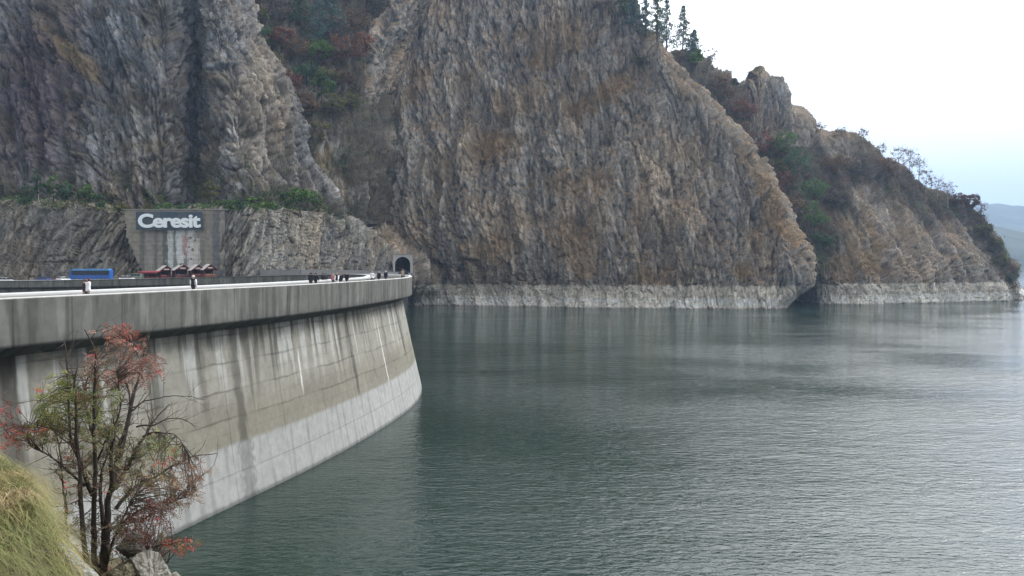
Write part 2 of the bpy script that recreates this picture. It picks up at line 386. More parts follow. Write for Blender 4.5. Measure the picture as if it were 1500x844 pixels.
tag(massif('mountain', C, 470, 660, .78, 11, patches=pat, tints=tin, grass=.72, holes=tun_hole), 'huge bare rock face rising behind the dam', kind='structure')
# --- slope behind it and the promontory running out into the lake
sx = [905, 940, 985, 1040, 1090, 1105, 1113, 1122, 1137, 1152, 1198, 1245, 1290, 1328, 1375, 1412, 1446, 1464, 1476]
sy = [-25, 42, 66, 92, 132, 114, 104, 115, 121, 146, 190, 198, 232, 258, 282, 304, 338, 372, 402]
bxs = [930, 970, 1010, 1060, 1105, 1130, 1148, 1166, 1184, 1202, 1228, 1265, 1305, 1345, 1385, 1425, 1458, 1484, 1499]
C = []
n = len(sx)
Db = [408, 408, 408, 408, 408, 408, 409, 409, 409, 407, 407, 408, 414, 423, 432, 440, 447, 454, 458]
Dt = [505, 500, 495, 500, 505, 514, 520, 518, 516, 514, 512, 508, 505, 502, 500, 496, 490, 480, 470]
for ri, (fr, dfr) in enumerate(((-1, 0), (0, 0), (.16, .03), (.45, .25), (.75, .60), (1, 1), (1.0, 2.2))):
    row = []
    for i in range(n):
        D = Db[i]+(Dt[i]-Db[i])*dfr
        ybase = 387+18.0*F_PX/Db[i]
        cave = math.exp(-((bxs[i]-1168)/24)**2)*34 if ri < 2 else 0
        D += cave
        if fr == -1: row.append((bxs[i], 387+27*F_PX/(Db[i]+cave), Db[i]+cave-3)); continue
        if fr == 0: ybase = 387+18*F_PX/D
        x = bxs[i]+(sx[i]-bxs[i])*(fr**.9)
        y = ybase+(sy[i]-ybase)*fr
        if ri == 6: y = sy[i]+50
        row.append((x, y, D))
    r0 = row[-1]; row.append((r0[0]-8, r0[1]+6, r0[2]+60))
    C.append(row)
def veg_f(px, py, a, z):
    # wooded gully between the face and the promontory, and woods along the crest
    line = np.interp(py, [0, 130, 200, 260, 330, 400], [1010, 1120, 1235, 1260, 1240, 1215])
    v = smooth(25, -25, px-line+40*fbm(a/12, z/12, 5, 3)); v = v*smooth(425, 395, py)
    top = np.interp(px, [1085,1112,1150,1198,1245,1290,1328,1375,1415,1455,1478], [150,128,170,205,240,262,285,300,300,350,385])
    v2 = smooth(14, -10, py-top-25+28*fbm(a/10, z/10, 6, 3))*smooth(1230, 1270, px)
    rockpk = ((px > 1098) & (px < 1215) & (py < 215)) | ((px > 1205) & (px < 1320) & (py < 232))
    v = np.where(rockpk, v*.12, v)
    return np.maximum(v, v2*.9)*.85
pat = [(1270,385,55,32,5,1),(1330,345,40,18,0,.6),(1250,340,30,30,0,.9),(1240,405,30,14,0,.8),(1330,275,30,10,0,.6),(1210,300,22,40,0,.6),(1380,300,40,12,30,.6)]
tag(massif('promontory', C, 330, 520, .72, 57, patches=pat, grass=.45, veg=veg_f, tints=[(1150,150,60,40,30,(.85,.92,1.02),.7),(1168,430,20,16,0,(.5,.5,.55),.8)]), 'rocky headland running out into the lake, wooded above', kind='structure')  # last tint puts the shade of the cave into the rock colour
# --- wooded gully between the two left cliffs
C = []
for (y, D) in ((330, 350), (260, 352), (180, 366), (100, 388), (20, 415), (-60, 445), (-150, 480)):
    C.append([(x, y+dy, D+dd) for x, dy, dd in ((250, -10, -30), (330, -5, -14), (400, 0, 0), (470, 5, 12), (530, 0, 32), (600, -8, 95), (680, -15, 170))])
tag(massif('gully', C, 200, 240, .6, 91, grass=.4, bleach=False, green=.5, veg=lambda px, py, a, z: .9*smooth(-.45, .1, fbm(a/25, z/25, 3, 3)+.1), patches=[(460,240,40,25,0,1)], tints=[(535,50,30,30,0,(1.3,1.35,1.45),.6)]), 'steep wooded gully between the cliffs', kind='structure')
# --- left upper cliff
colx = [-170, -90, -10, 60, 120, 180, 240, 285, 318, 350]
cD = [285, 287, 290, 293, 286, 286, 288, 304, 296, 286]
C = []
for (y, inc, re) in ((345, 2, 505), (302, 3, 488), (262, 9, 462), (215, 15, 432), (140, 26, 412), (60, 38, 374), (0, 48, 345), (-70, 62, 318), (-160, 90, 280)):
    row = []
    for x, D in zip(colx, cD):
        xx = x if x < 290 else 285+(x-285)*(re-285)/(470-285)*1.1
        row.append((xx, y, D+inc))
    row += [(re-.35*(re-285), y, 300+inc*.9), (re, y, 328+inc*.8), (re+4, y, 350+inc*.8), (re-14, y, 400+inc)]
    C.append(row)
def veg_b(px, py, a, z): return .8*smooth(.05, .35, fbm(a/14, z/14, 8, 4)+.25*smooth(230, 300, py))
tin = [(60,140,80,140,20,(.55,.46,.56),.95),(380,170,45,110,-8,(1.45,1.32,1.12),.9),(290,150,18,170,0,(.32,.38,.48),.95),(150,120,40,110,10,(.8,.85,.85),.7),(200,60,110,60,0,(.85,.92,1.02),.8),(205,180,60,30,15,(1.15,1.15,1.1),.6),(20,40,60,60,0,(.72,.74,.85),.7),(440,240,40,60,0,(.8,.82,.86),.6),(330,90,40,70,0,(.85,.9,.95),.6)]
pat = [(110,80,55,14,45,.9),(75,45,25,12,40,.6),(225,60,40,12,-15,.5),(215,215,50,14,0,.6),(235,245,20,30,0,.5)]
tag(massif('cliff', C, 330, 480, .70, 133, patches=pat, tints=tin, grass=.3, bleach=False, veg=veg_b, base=(.158, .156, .152), green=.35, strata=.35), 'dark streaked cliff above the ledge', kind='structure')
# --- left lower cliff with the ledge on top
cx_ = [-170, -60, 40, 140, 220, 300, 334, 380, 450, 510, 555, 590]
cD = [262, 262, 263, 264, 268, 267, 261, 268, 303, 340, 366, 380]
topy = [297, 299, 301, 303, 308, 308, 306, 306, 305, 322, 352, 395]
C = []
for k, (fr, dd) in enumerate(((-.18, -1), (0, 0), (.33, 1.5), (.66, 3), (.93, 4.5), (1, 7), (1, 18), (1, 34))):
    row = []
    for x, D, ty in zip(cx_, cD, topy):
        yb = 414 if x < 500 else 405
        y = yb+(ty-yb)*fr; DD = D+dd
        if k >= 6:
            p = at(x, ty, D+7); h = p[2]+(.5 if k == 6 else 3.0); y = CY-F_PX*(-(_s)+ (h/DD))  # keep the ledge nearly level
            y = 387-h/DD*F_PX
        row.append((x, y, DD))
    C.append(row)
tin = [(255,350,80,60,0,(.9,.9,.9),.3),(160,360,30,50,-30,(.78,.84,.84),.7),(350,360,50,40,0,(.88,.93,.93),.6),(430,380,25,30,0,(.7,.74,.78),.6),(60,330,50,40,0,(.8,.85,.92),.6),(505,340,30,30,0,(1.15,1.1,1.0),.4)]
tag(massif('lower_cliff', C, 230, 620, .33, 201, cell=.8, tints=tin, grass=.4, green=.5, bleach=False, base=(.225, .215, .192), strata=-.4, patches=[(90,300,30,8,0,.8)]), 'blasted rock cliff behind the parking terrace', kind='structure')
# --- far blue hills beyond the lake
def hill(D, pts, seed, c):
    xs = np.linspace(1150, 2100, 160); rows = []
    for fr, back in ((0, 0), (.35, .08), (.7, .18), (1, .30), (.6, .5)):
        DD = D*(1+back); sk = np.interp(xs, [p[0] for p in pts], [p[1] for p in pts])+3.5*fbm(xs/45, xs*0+seed, seed, 4)
        zt = (387-sk)/F_PX*D*1.3*fr; z = np.where(fr == 0, Z_W-2, zt)
        rows.append(np.stack([(xs-CX)/F_PX*DD, np.full_like(xs, DD), z], 1))
    P = cr(np.array(rows), 60); a = P[..., 0]; P[..., 2] += D/220*ridged(a/400+P[...,1]/1500, P[..., 1]/900, seed, 4)*smooth(-5, 30, P[..., 2])
    cc = np.array(c)[None, None]*(1+.35*fbm(a/160, P[..., 1]/160, seed+3, 4)[..., None])
    tag(mesh_np('hills', P.reshape(-1, 3), grid_faces(*P.shape[:2])[:, ::-1], M_LAND, cc.reshape(-1, 3), sm=True), 'distant hazy hills over the lake', kind='structure')
hill(3800, [(1150, 300), (1400, 297), (1440, 300), (1500, 305), (1600, 290), (1800, 320), (2100, 330)], 3, (.045, .06, .035))
hill(2200, [(1150, 330), (1400, 330), (1460, 336), (1500, 341), (1600, 350), (2100, 370)], 7, (.035, .05, .025))
# ------------------------------------------------------------------ the arch dam
OUT = np.array([(-50,0),(-42.5,16),(-36.3,31.5),(-30.6,47),(-25.7,63),(-20.9,81),(-17.6,102),(-16.1,122),(-18.4,142),(-23.5,160),(-33.5,178),(-49,194),(-71,207),(-100,216),(-140,222),(-182,225)], float)
Q = cr(OUT, 3000); sl = np.concatenate([[0], np.cumsum(np.linalg.norm(np.diff(Q, axis=0), axis=1))])
S = np.arange(0, sl[-1], .1); OX = np.interp(S, sl, Q[:, 0]); OY = np.interp(S, sl, Q[:, 1])
TX = np.gradient(OX); TY = np.gradient(OY); l_ = np.hypot(TX, TY); TX /= l_; TY /= l_
k_ = np.ones(101)/101; TX = np.convolve(np.pad(TX, 50, 'edge'), k_, 'valid'); TY = np.convolve(np.pad(TY, 50, 'edge'), k_, 'valid')
NX, NY = TY, -TX                                # points to the lake
S_T = np.interp(150, OY[:len(OY)//2], S[:len(OY)//2])
ZT = -2.05-2.6*smooth(S_T, S_T+170, S)           # parapet top
def prof(offs, zs, i0=0, i1=None, zrel=True, step=1):
    """sweep a polyline of (outward offset, height below the parapet top)"""
    sl_ = slice(i0, i1, step); X, Y, nx, ny, zt = OX[sl_], OY[sl_], NX[sl_], NY[sl_], ZT[sl_]
    V = np.zeros((len(X), len(offs), 3))
    for j, (o_, z_) in enumerate(zip(offs, zs)):
        oo = o_ if np.isscalar(o_) else o_[sl_]
        V[:, j, 0] = X+nx*oo; V[:, j, 1] = Y+ny*oo; V[:, j, 2] = (zt+z_) if zrel else z_
    return V, S[sl_]
def idx_s(s): return int(np.searchsorted(S, s))
def s_at_px(px, z=-2.05, off=0.0):
    x, y, d = project(np.stack([OX+NX*off, OY+NY*off, np.full_like(OX, z)], 1)); k = (d > 5) & (OY < 140) & (OY > 5)
    i = np.flatnonzero(k); return S[i[np.argmin(np.abs(x[i]-px))]]
def sweep(name, offs, zs, mat, parent, colf, zrel=True, step=1, closed=True, i0=0, i1=None):
    V, s_ = prof(offs, zs, i0, i1, zrel, step)
    nr, nc = V.shape[:2]
    st = np.zeros((nr, nc, 3)); st[..., 0] = s_[:, None]; st[..., 1] = V[..., 2]*1.0
    dl = np.concatenate([[0], np.cumsum([math.hypot(*(np.array([float(np.mean(offs[j+1]))-float(np.mean(offs[j])), zs[j+1]-zs[j]]))) for j in range(nc-1)])])
    st[..., 2] = dl[None]
    col = colf(s_[:, None]+0*V[..., 0], V[..., 2], st[..., 2], V)
    F = grid_faces(nr, nc)
    if closed: F = np.concatenate([F, np.stack([np.arange(nr-1)*nc+nc-1, np.arange(nr-1)*nc, np.arange(1, nr)*nc, np.arange(1, nr)*nc+nc-1], 1)])
    return mesh_np(name, V.reshape(-1, 3), F[:, ::-1], mat, col.reshape(-1, 3), extra={'st': st.reshape(-1, 3)}, parent=parent)
def dens(pts, step):
    """subdivide a profile polyline"""
    o_, z_ = [], []
    for (a, b), (c, d) in zip(pts[:-1], pts[1:]):
        n = max(1, int(math.hypot(c-a, d-b)/step))
        for k in range(n): o_.append(a+(c-a)*k/n); z_.append(b+(d-b)*k/n)
    o_.append(pts[-1][0]); z_.append(pts[-1][1]); return o_, z_
dam = empty('arch_dam', (OX[500], OY[500], Z_W))
tag(dam, 'long curved concrete arch dam, streaked with dark stains above a pale waterline', 'dam')
def inv(o): o.matrix_parent_inverse = Matrix.Translation((-OX[500], -OY[500], -Z_W)); return o
# --- upstream wall
S_J = np.arange(4.5, 400, 8.6)                   # vertical construction joints
def wall_col(s, z, dl, V):
    c = np.array([.255, .242, .205])[None, None]*np.ones(s.shape+(1,))
    # lift bands and blotches that belong to the concrete
    lift = np.floor((z+21)/2.45+.06*fbm(s/6, z*0, 3, 2)); tone = 1+.10*(ihash(lift, np.floor(s/8.6), 5)-.5)+.16*fbm(s/9, z/3, 31, 4)
    c = c*tone[..., None]
    tan = smooth(-10.5, -13.5, z+.8*fbm(s/4, z/3, 33, 3)); c = c*(1-tan[..., None]*np.array([.20, .215, .27]))
    # run-off streaks from under the cap, and abutment shade painted at the far left
    top = -6.0
    L1 = 1.5+7.5*np.clip(vnoise(s/1.7, s*0+.5, 41)+.35, 0, 1)**1.5; u = (top-z)/L1
    st1 = smooth(.10, .32, vnoise(s/.75, z/16, 43)+.35*vnoise(s/.25, z/8, 44))*smooth(1.15, .25, u)
    c = c*(1-.5*st1)[..., None]
    st2 = smooth(.20, .55, vnoise(s/2.6, z/40, 45)+.2*vnoise(s/.5, z/9, 46))*smooth(-15.5, -9, z); c = c*(1-.25*st2)[..., None]
    wst = smooth(.32, .46, vnoise(s/.9, z/14, 47)+.2*vnoise(s/.2, z/3, 48))*smooth(-14, -8, z); c = c*(1-wst[..., None])+np.array([.36, .355, .325])*wst[..., None]
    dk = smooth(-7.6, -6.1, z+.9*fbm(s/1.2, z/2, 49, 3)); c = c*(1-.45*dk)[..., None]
    for (px, w, zl, k) in ((348, .75, -18.5, .72), (300, .5, -13, .45), (232, .8, -14, .5), (512, .55, -15.3, .85), (583, .55, -13.6, .85), (478, .4, -10, .5), (560, .4, -11, .6), (408, .5, -9.5, .5), (120, .9, -14, .5), (14, 1.2, -14, .75), (538, .35, -14, .4)):  # the far-left entry is abutment shade painted in, the rest are stains
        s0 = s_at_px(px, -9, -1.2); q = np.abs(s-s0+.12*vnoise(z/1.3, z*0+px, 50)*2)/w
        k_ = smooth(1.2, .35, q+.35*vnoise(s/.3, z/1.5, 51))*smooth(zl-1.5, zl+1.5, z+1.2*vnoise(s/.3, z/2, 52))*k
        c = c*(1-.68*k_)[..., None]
    for (px, za, zb) in ((438, -9, -13), (553, -8, -19)):   # lime streaks down two joints
        s0 = s_at_px(px, -9, -1.2); k_ = smooth(.22, .08, np.abs(s-s0+.1*vnoise(z/.8, z*0, 53)))*smooth(zb-1, zb+1, z)*smooth(za+1, za-1, z)*.8
        c = c*(1-k_[..., None])+np.array([.60, .59, .55])*k_[..., None]
    # joints and lift lines
    wob = .10*fbm(s/1.4, z/3, 61, 3)
    for off, a_, w in ((0, .30, .05), (1.22, .10, .03)):
        fr = np.abs(((z+21+off+.18*fbm(s/7, z*0+off, 62, 3)+wob)/2.45+.5) % 1-.5)*2.45
        k_ = smooth(w*2.4, w*.5, fr)*a_*(.4+1.2*smooth(-.3, .4, fbm(s/5, z/9, 63, 3))); c = c*(1-k_)[..., None]
    for sj in S_J:
        k_ = smooth(.10, .03, np.abs(s-sj+.03*vnoise(z/1.1, z*0+sj, 64)))*.35; c = c*(1-k_)[..., None]
    # bleached drawdown strip
    b = smooth(.22, -.22, z+15.9+.12*fbm(s/1.5, z*0, 65, 3))[..., None]
    pale = np.array([.305, .305, .285])[None, None]*(1+.10*fbm(s/2.2, z/1.2, 66, 4))[..., None]*(1+.10*(ihash(np.floor(s/8.6), np.floor(s/8.6), 7)-.5))[..., None]
    pale = pale*(1-.22*smooth(.15, .5, vnoise(s/.8, z/9, 67)))[..., None]
    jl = smooth(.09, .03, np.abs(((s-4.5)/8.6+.5) % 1-.5)*8.6); pale = pale*(1-.30*jl)[..., None]
    jh = smooth(.08, .02, np.abs(z+18.4+.1*fbm(s/3, z*0, 68, 2))); pale = pale*(1-.30*jh)[..., None]
    s1 = s_at_px(348, -9, -1.2); k_ = smooth(1.4, .5, np.abs(s-s1)+.6*vnoise(s/.25, z/.5, 69))*.35; pale = pale*(1-k_)[..., None]
    pale = pale*(1-.55*smooth(-20.5, -20.9, z+.1*fbm(s/1, z*0, 70, 2)))[..., None]
    c = c*(1-b)+pale*b
    return np.clip(c, .02, .7)
blot = 0
far = smooth(s_at_px(345), s_at_px(585), S)
offs, zs = [], []
zz = np.concatenate([np.linspace(-5.7, -21.2, 150), [-24, -27.4]])
for z_ in zz:
    t_ = (-5.7-z_)/15.3
    o_ = (-1.75+1.9*t_**1.15)+far*(.1+1.35*t_)
    offs.append(o_); zs.append(z_)
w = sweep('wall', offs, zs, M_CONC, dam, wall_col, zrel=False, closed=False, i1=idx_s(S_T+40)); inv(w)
# --- cap: upstream fascia with the parapet top, and its sloping soffit
def fas_col(s, z, dl, V):
    zr = z+2.05+2.6*smooth(S_T, S_T+170, s)
    c = np.array([.122, .120, .108])[None, None]*(1+.22*fbm(s/3.2, z/2.5, 71, 4)+.10*(ihash(np.floor(s/4.3), s*0, 72)-.5))[..., None]
    k = smooth(.12, .5, vnoise(s/.9, z/7, 73)+.3*vnoise(s/.22, z/3, 74)); c = c*(1-.30*k)[..., None]
    k = smooth(.22, .5, vnoise(s/1.1, z/7, 75)+.3*vnoise(s/.2, z/3, 76)); c = c*(1+.32*k[..., None])
    j = smooth(.07, .02, np.abs((s/4.3+.5) % 1-.5)*4.3); c = c*(1-.45*j)[..., None]
    lp = smooth(-2.2, -3.0, zr+.3*fbm(s/1.5, z, 77, 2)); c = c*(1-.18*lp)[..., None]
    topm = smooth(-.03, -.005, zr)[..., None]; c = c*(1-topm)+np.array([.52, .51, .48])*(1+.1*fbm(s/.9, dl/.3, 78, 3))[..., None]*topm
    return np.clip(c, .02, .6)
o_, z_ = dens([(-.55, 0), (0, 0), (0.0, -.10), (0.0, -3.05), (-.25, -3.05), (-2.1, -3.95), (-2.1, -3.2), (-.55, -.75)], .22)
inv(sweep('upstream_parapet', o_, z_, M_CONC, dam, fas_col, step=1))
# --- deck
def deck_col(s, z, dl, V): return np.array([.105, .105, .105])[None, None]*(1+.15*fbm(s/4, dl/1.5, 81, 4))[..., None]
W_ = 7.6
inv(sweep('road_deck', *dens([(-W_+.45, -.78), (-.56, -.78), (-.56, -1.25), (-W_+.45, -1.25)], .8), M_CONC, dam, deck_col, step=5))
def walk_col(s, z, dl, V): return np.array([.19, .185, .175])[None, None]*(1+.12*fbm(s/2, dl/1.0, 82, 4))[..., None]
inv(sweep('walkway', *dens([(-1.9, -.62), (-.56, -.62), (-.56, -.80), (-1.9, -.80)], .5), M_CONC, dam, walk_col, step=5))
# --- downstream parapet and fascia, and the downstream face below it
def fas2_col(s, z, dl, V):
    c = fas_col(s, z, dl, V)*1.35
    return np.clip(c, .02, .6)
inv(sweep('downstream_parapet', *dens([(-W_-.25, 0), (-W_+.6, 0), (-W_+.6, -.14), (-W_+.45, -.14), (-W_+.45, -1.25), (-W_+.45, -1.9), (-W_+.9, -2.4), (-W_, -1.9), (-W_, -.1)], .25), M_CONC, dam, fas2_col, step=3))
def dface_col(s, z, dl, V):
    c = np.array([.16, .155, .135])[None, None]*(1+.4*fbm(s/5, z/9, 91, 4))[..., None]; k = smooth(0, .5, vnoise(s/1.4, z/12, 92)); return np.clip(c*(1-.5*k)[..., None], .02, .5)
inv(sweep('downstream_face', *dens([(-W_+1.0, -2.2), (-W_+1.3, -12), (-W_+.6, -25.2)], 1.2), M_CONC, dam, dface_col, step=10, closed=False))
# --- guard rail of the road
M_GALV = simple('galvanised_steel', (.42, .42, .40), .55, .12, 2.0)
M_POST = simple('rail_post', (.09, .09, .085), .7)
gr = empty('guard_rail', (OX[500]-4, OY[500], ZT[500]-.8)); tag(gr, 'pale horizontal guard rail on dark posts along the dam road', 'guard rail')
i1 = idx_s(S_T+6)
V, s_ = prof([-6.35, -6.29, -6.29, -6.24, -6.29, -6.29, -6.35], [.03, .03, -.06, -.15, -.24, -.33, -.33], 0, i1, True, 5)
F_ = grid_faces(*V.shape[:2]); nr, nc = V.shape[:2]; F_ = np.concatenate([F_, np.stack([np.arange(nr-1)*nc+nc-1, np.arange(nr-1)*nc, np.arange(1, nr)*nc, np.arange(1, nr)*nc+nc-1], 1)])
g = mesh_np('rail', V.reshape(-1, 3), F_[:, ::-1], M_GALV, parent=gr); g.matrix_parent_inverse = Matrix.Translation(-gr.location)
pm = None
for s0 in np.arange(8, S_T, 3.0):
    i = idx_s(s0); x, y = OX[i]+NX[i]*-6.4, OY[i]+NY[i]*-6.4
    if pm is None:
        mb = MB(); mb.box(-.06, .06, -.05, .05, 0, .78); mb.box(-.05, .09, -.06, .06, .52, .64); p = mb.build('post', M_POST, gr); pm = p.data
    else: p = link(bpy.data.objects.new('post', pm), gr)
    p.matrix_parent_inverse = Matrix.Translation(-gr.location); p.location = (x, y, ZT[i]-.78); p.rotation_euler.z = math.atan2(NY[i], NX[i])
# ------------------------------------------------------------------ terrace beyond the dam: parking ground and the road to the tunnel
M_ASPH = simple('asphalt', (.085, .085, .085), .9, .2, .5)
k = (S > S_T-4); ex = OX[k][::50]-NX[k][::50]*1.0; ey = OY[k][::50]-NY[k][::50]*1.0; ez = ZT[k][::50]-.86
rows = []
for fr in np.linspace(0, 1, 14):
    far_x = np.linspace(-52, -250, len(ex)); far_y = np.linspace(392, 300, len(ex)); zf = np.interp(np.linspace(0, 1, len(ex)), [0, .25, .6, 1], [-3.55, -4.2, -5.4, -5.6])
    m_ = fr**.8
    rows.append(np.stack([ex*(1-m_)+far_x*m_, ey*(1-m_)+far_y*m_, ez*(1-m_)+zf*m_], 1))
P = np.array(rows)
edge = -.1285*P[..., 1]-np.interp(P[..., 1], [150, 260, 345, 368], [3.6, 4.2, 5.0, .6]); P[..., 0] = np.minimum(P[..., 0], edge)
nr, nc = P.shape[:2]
Vt = P.reshape(-1, 3); F_ = grid_faces(nr, nc)
bd = np.concatenate([np.arange(nc), np.arange(1, nr)*nc+nc-1, (nr-1)*nc+np.arange(nc-2, -1, -1), np.arange(nr-2, 0, -1)*nc])
Vb = Vt[bd].copy(); Vb[:, 2] = -26; nb = len(bd); b0 = len(Vt)
F2 = np.array([[bd[i], bd[(i+1) % nb], b0+(i+1) % nb, b0+i] for i in range(nb)])
tag(mesh_np('terrace', np.concatenate([Vt, Vb]), np.concatenate([F_, F2]), M_ASPH), 'asphalt terrace and road beyond the dam', kind='structure')
def terrace_z(x, y):
    j = np.argmin((P[..., 0]-x)**2+(P[..., 1]-y)**2); return float(P.reshape(-1, 3)[j, 2])
# ------------------------------------------------------------------ tunnel portal
M_CW = simple('weathered_concrete', (.30, .295, .27), .9, .28, .8, bump=.3)
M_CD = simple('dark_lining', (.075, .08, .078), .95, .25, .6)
M_GREY = simple('grey_concrete', (.135, .135, .13), .9, .3, .7, bump=.3)
tp = at(590, 398, 370); tz = -3.75
t = empty('tunnel_portal', (tp[0], tp[1], tz), R_(8.5)); tag(t, 'pale concrete tunnel portal with a dark arched mouth at the foot of the rock face', 'tunnel')
hw, hh_, wall_h = 3.6, 3.3, 3.6
arch = [(hw*math.cos(a_), wall_h+hw*math.sin(a_)) for a_ in np.linspace(0, math.pi, 21)]
inner = [(hw, -.5)]+arch+[(-hw, -.5)]
outer = [(4.6, -.5), (4.6, 3.0), (4.6, 5.6), (4.6, 8.1)]+[(x, 8.1) for x in np.linspace(3.6, -3.6, 15)]+[(-4.6, 8.1), (-4.6, 5.6), (-4.6, 3.0), (-4.6, -.5)]
outer = outer[:len(inner)] if len(outer) >= len(inner) else outer
inner = [inner[int(round(i*(len(inner)-1)/(len(outer)-1)))] for i in range(len(outer))]
n_ = len(outer); vs = [(x, 0, z) for x, z in outer]+[(x, 0, z) for x, z in inner]+[(x, 3.5, z) for x, z in outer]+[(x, 3.5, z) for x, z in inner]
fs = []
for i in range(n_-1):
    fs += [(i, i+1, n_+i+1, n_+i), (2*n_+i, 3*n_+i, 3*n_+i+1, 2*n_+i+1), (i, 2*n_+i, 2*n_+i+1, i+1)]
mb = MB(); mb.add(vs, fs); mb.build('portal_frame', simple('portal_concrete', (.46, .45, .41), .9, .2, .8), t)
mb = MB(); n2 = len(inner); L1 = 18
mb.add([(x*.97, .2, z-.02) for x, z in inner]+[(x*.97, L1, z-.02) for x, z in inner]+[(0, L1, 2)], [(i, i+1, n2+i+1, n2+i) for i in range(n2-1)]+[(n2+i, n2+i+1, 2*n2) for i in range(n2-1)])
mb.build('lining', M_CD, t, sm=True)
mb = MB(); mb.box(-4.9, 4.9, -.25, 3.4, 8.102, 8.5); mb.build('coping', M_CW, t)
mb = MB(); mb.box(-3.4, 3.4, -6, 17, -.6, .05); mb.build('roadway', M_ASPH, t)
# ------------------------------------------------------------------ low wall at the foot of the cliff
def wall_run(name, pts, h, th, mat, label, cat):
    pts = [np.array(p) for p in pts]; mb = MB(); o = pts[0]
    for i in range(len(pts)-1):
        a_, b_ = pts[i], pts[i+1]; d = b_[:2]-a_[:2]; nrm_ = np.array([-d[1], d[0]])/np.linalg.norm(d)*th/2
        vs = [(a_[0]-nrm_[0], a_[1]-nrm_[1], a_[2]), (b_[0]-nrm_[0], b_[1]-nrm_[1], b_[2]), (b_[0]+nrm_[0], b_[1]+nrm_[1], b_[2]), (a_[0]+nrm_[0], a_[1]+nrm_[1], a_[2])]
        vs = vs+[(x, y, z+h) for x, y, z in vs]; vs = [Vector(v)-Vector(o) for v in vs]
        mb.add(vs, ((3,2,1,0),(4,5,6,7),(0,1,5,4),(1,2,6,5),(2,3,7,6),(3,0,4,7)))
    w_ = mb.build(name, mat); w_.location = o; tag(w_, label, cat); return w_
wall_run('roadside_wall', [at(306, 404.5, 262), at(380, 404, 268), at(440, 403.5, 280), at(500, 403.2, 305), at(545, 403, 335), at(576, 402.6, 366)], 2.0, .5, M_GREY, 'long low grey roadside wall at the foot of the cliff, left of the tunnel', 'wall')
# ------------------------------------------------------------------ concrete facing wall with run-off streaks
D0 = 263.5
p0, p1 = at(182, 408, D0), at(330, 408, D0); zt_ = at(200, 307, D0)[2]; zb_ = -7.0
xs = np.linspace(p0[0], p1[0], 300); zs_ = np.linspace(zb_, zt_, 190); XX, ZZ = np.meshgrid(xs, zs_)
px_, py_, _ = project(np.stack([XX, np.full_like(XX, D0), ZZ], 2))
YY = D0+.10*fbm(XX/3, ZZ/3, 301, 4)+.35*smooth(309, 322, px_)*ridged(XX/2.5, ZZ/5, 302, 4)
c = np.array([.26, .245, .21])[None, None]*(1+.22*fbm(XX/1.3, ZZ/14, 303, 4)+.15*fbm(XX/4, ZZ/3, 304, 4))[..., None]
def streak(x0, x1, y0, y1, col, k=1., rough=.5):
    global c
    q = smooth(x0-1.2, x0+1.2, px_+1.6*vnoise(ZZ/3, ZZ*0+x0, 305)+rough*vnoise(XX*3, ZZ/2, 306)*3)*smooth(x1+1.2, x1-1.2, px_+1.6*vnoise(ZZ/3.3, ZZ*0+x1, 307)+rough*vnoise(XX*3, ZZ/2, 308)*3)*smooth(y0-2, y0+1, py_)*smooth(y1+4, y1-4, py_)*k
    c = c*(1-q[..., None])+np.array(col)*q[..., None]
streak(204, 212, 340, 410, (.09, .088, .08), .6); streak(226, 231, 330, 410, (.10, .098, .09), .6); streak(238, 246, 338, 410, (.085, .09, .088), .7)
streak(184, 206, 307, 372, (.27, .235, .17), .5); streak(295, 309, 307, 400, (.235, .21, .165), .6); streak(311, 322, 310, 410, (.11, .115, .12), .75); streak(286, 300, 352, 410, (.14, .14, .13), .5)
streak(246, 254, 337, 402, (.52, .55, .52), .85, 1.2); streak(257, 270, 337, 380, (.55, .58, .56), .9, 1.0); streak(260, 269, 376, 402, (.60, .61, .58), .9, 1.0)
streak(267, 274, 344, 374, (.42, .26, .25), .8, 1.0); streak(275, 284, 337, 400, (.60, .59, .57), .85, 1.5); streak(281, 292, 350, 402, (.52, .48, .43), .8, 1.6); streak(254, 257, 340, 400, (.12, .125, .12), .6)
for bx, by, r in ((279, 349, 3.4), (286, 352, 2.6), (282, 366, 3.0), (280, 379, 2.4), (277, 362, 2), (305, 350, 2), (270, 372, 2)):
    q = smooth(r, r*.4, np.hypot(px_-bx, (py_-by)*1.2)+1.2*vnoise(XX*1.5, ZZ*1.5, 309)); c = c*(1-q[..., None]*.85)+np.array([.13, .10, .09])*q[..., None]*.85
lj = smooth(.14, .04, np.abs((ZZ/1.5+.5) % 1-.5)*1.5)*.22; c = c*(1-lj)[..., None]
# left foot of the facing follows the rock
keep = px_ > np.interp(py_, [307, 345, 372, 392, 415], [182, 184, 196, 205, 212])+2.5*vnoise(XX/.8, ZZ/.8, 310)
V = np.stack([XX, YY, ZZ], 2); F_ = grid_faces(190, 300); F_ = F_[keep.ravel()[F_].all(1)]
fw = empty('facing_wall', (p0[0], D0, -6)); tag(fw, 'tall concrete facing wall on the cliff with white and rusty run-off streaks', 'wall')
w_ = mesh_np('concrete_face', V.reshape(-1, 3), F_, M_LAND, np.clip(c, .03, .65).reshape(-1, 3), parent=fw); w_.matrix_parent_inverse = Matrix.Translation(-fw.location)
mb = MB(); pa, pb = at(184, 307, D0), at(560, 307, D0); ptR = at(478, 307, D0)
mb.box(p0[0], p1[0]+.6, D0-.3, D0+7, zt_-.12, zt_+.12); w_ = mb.build('coping', M_CW, fw); w_.matrix_parent_inverse = Matrix.Translation(-fw.location)
mb = MB(); mb.box(at(214, 400, D0)[0], p1[0]+.3, D0+.7, D0+5, -7, zt_-.3); w_ = mb.build('backing', M_GREY, fw); w_.matrix_parent_inverse = Matrix.Translation(-fw.location)
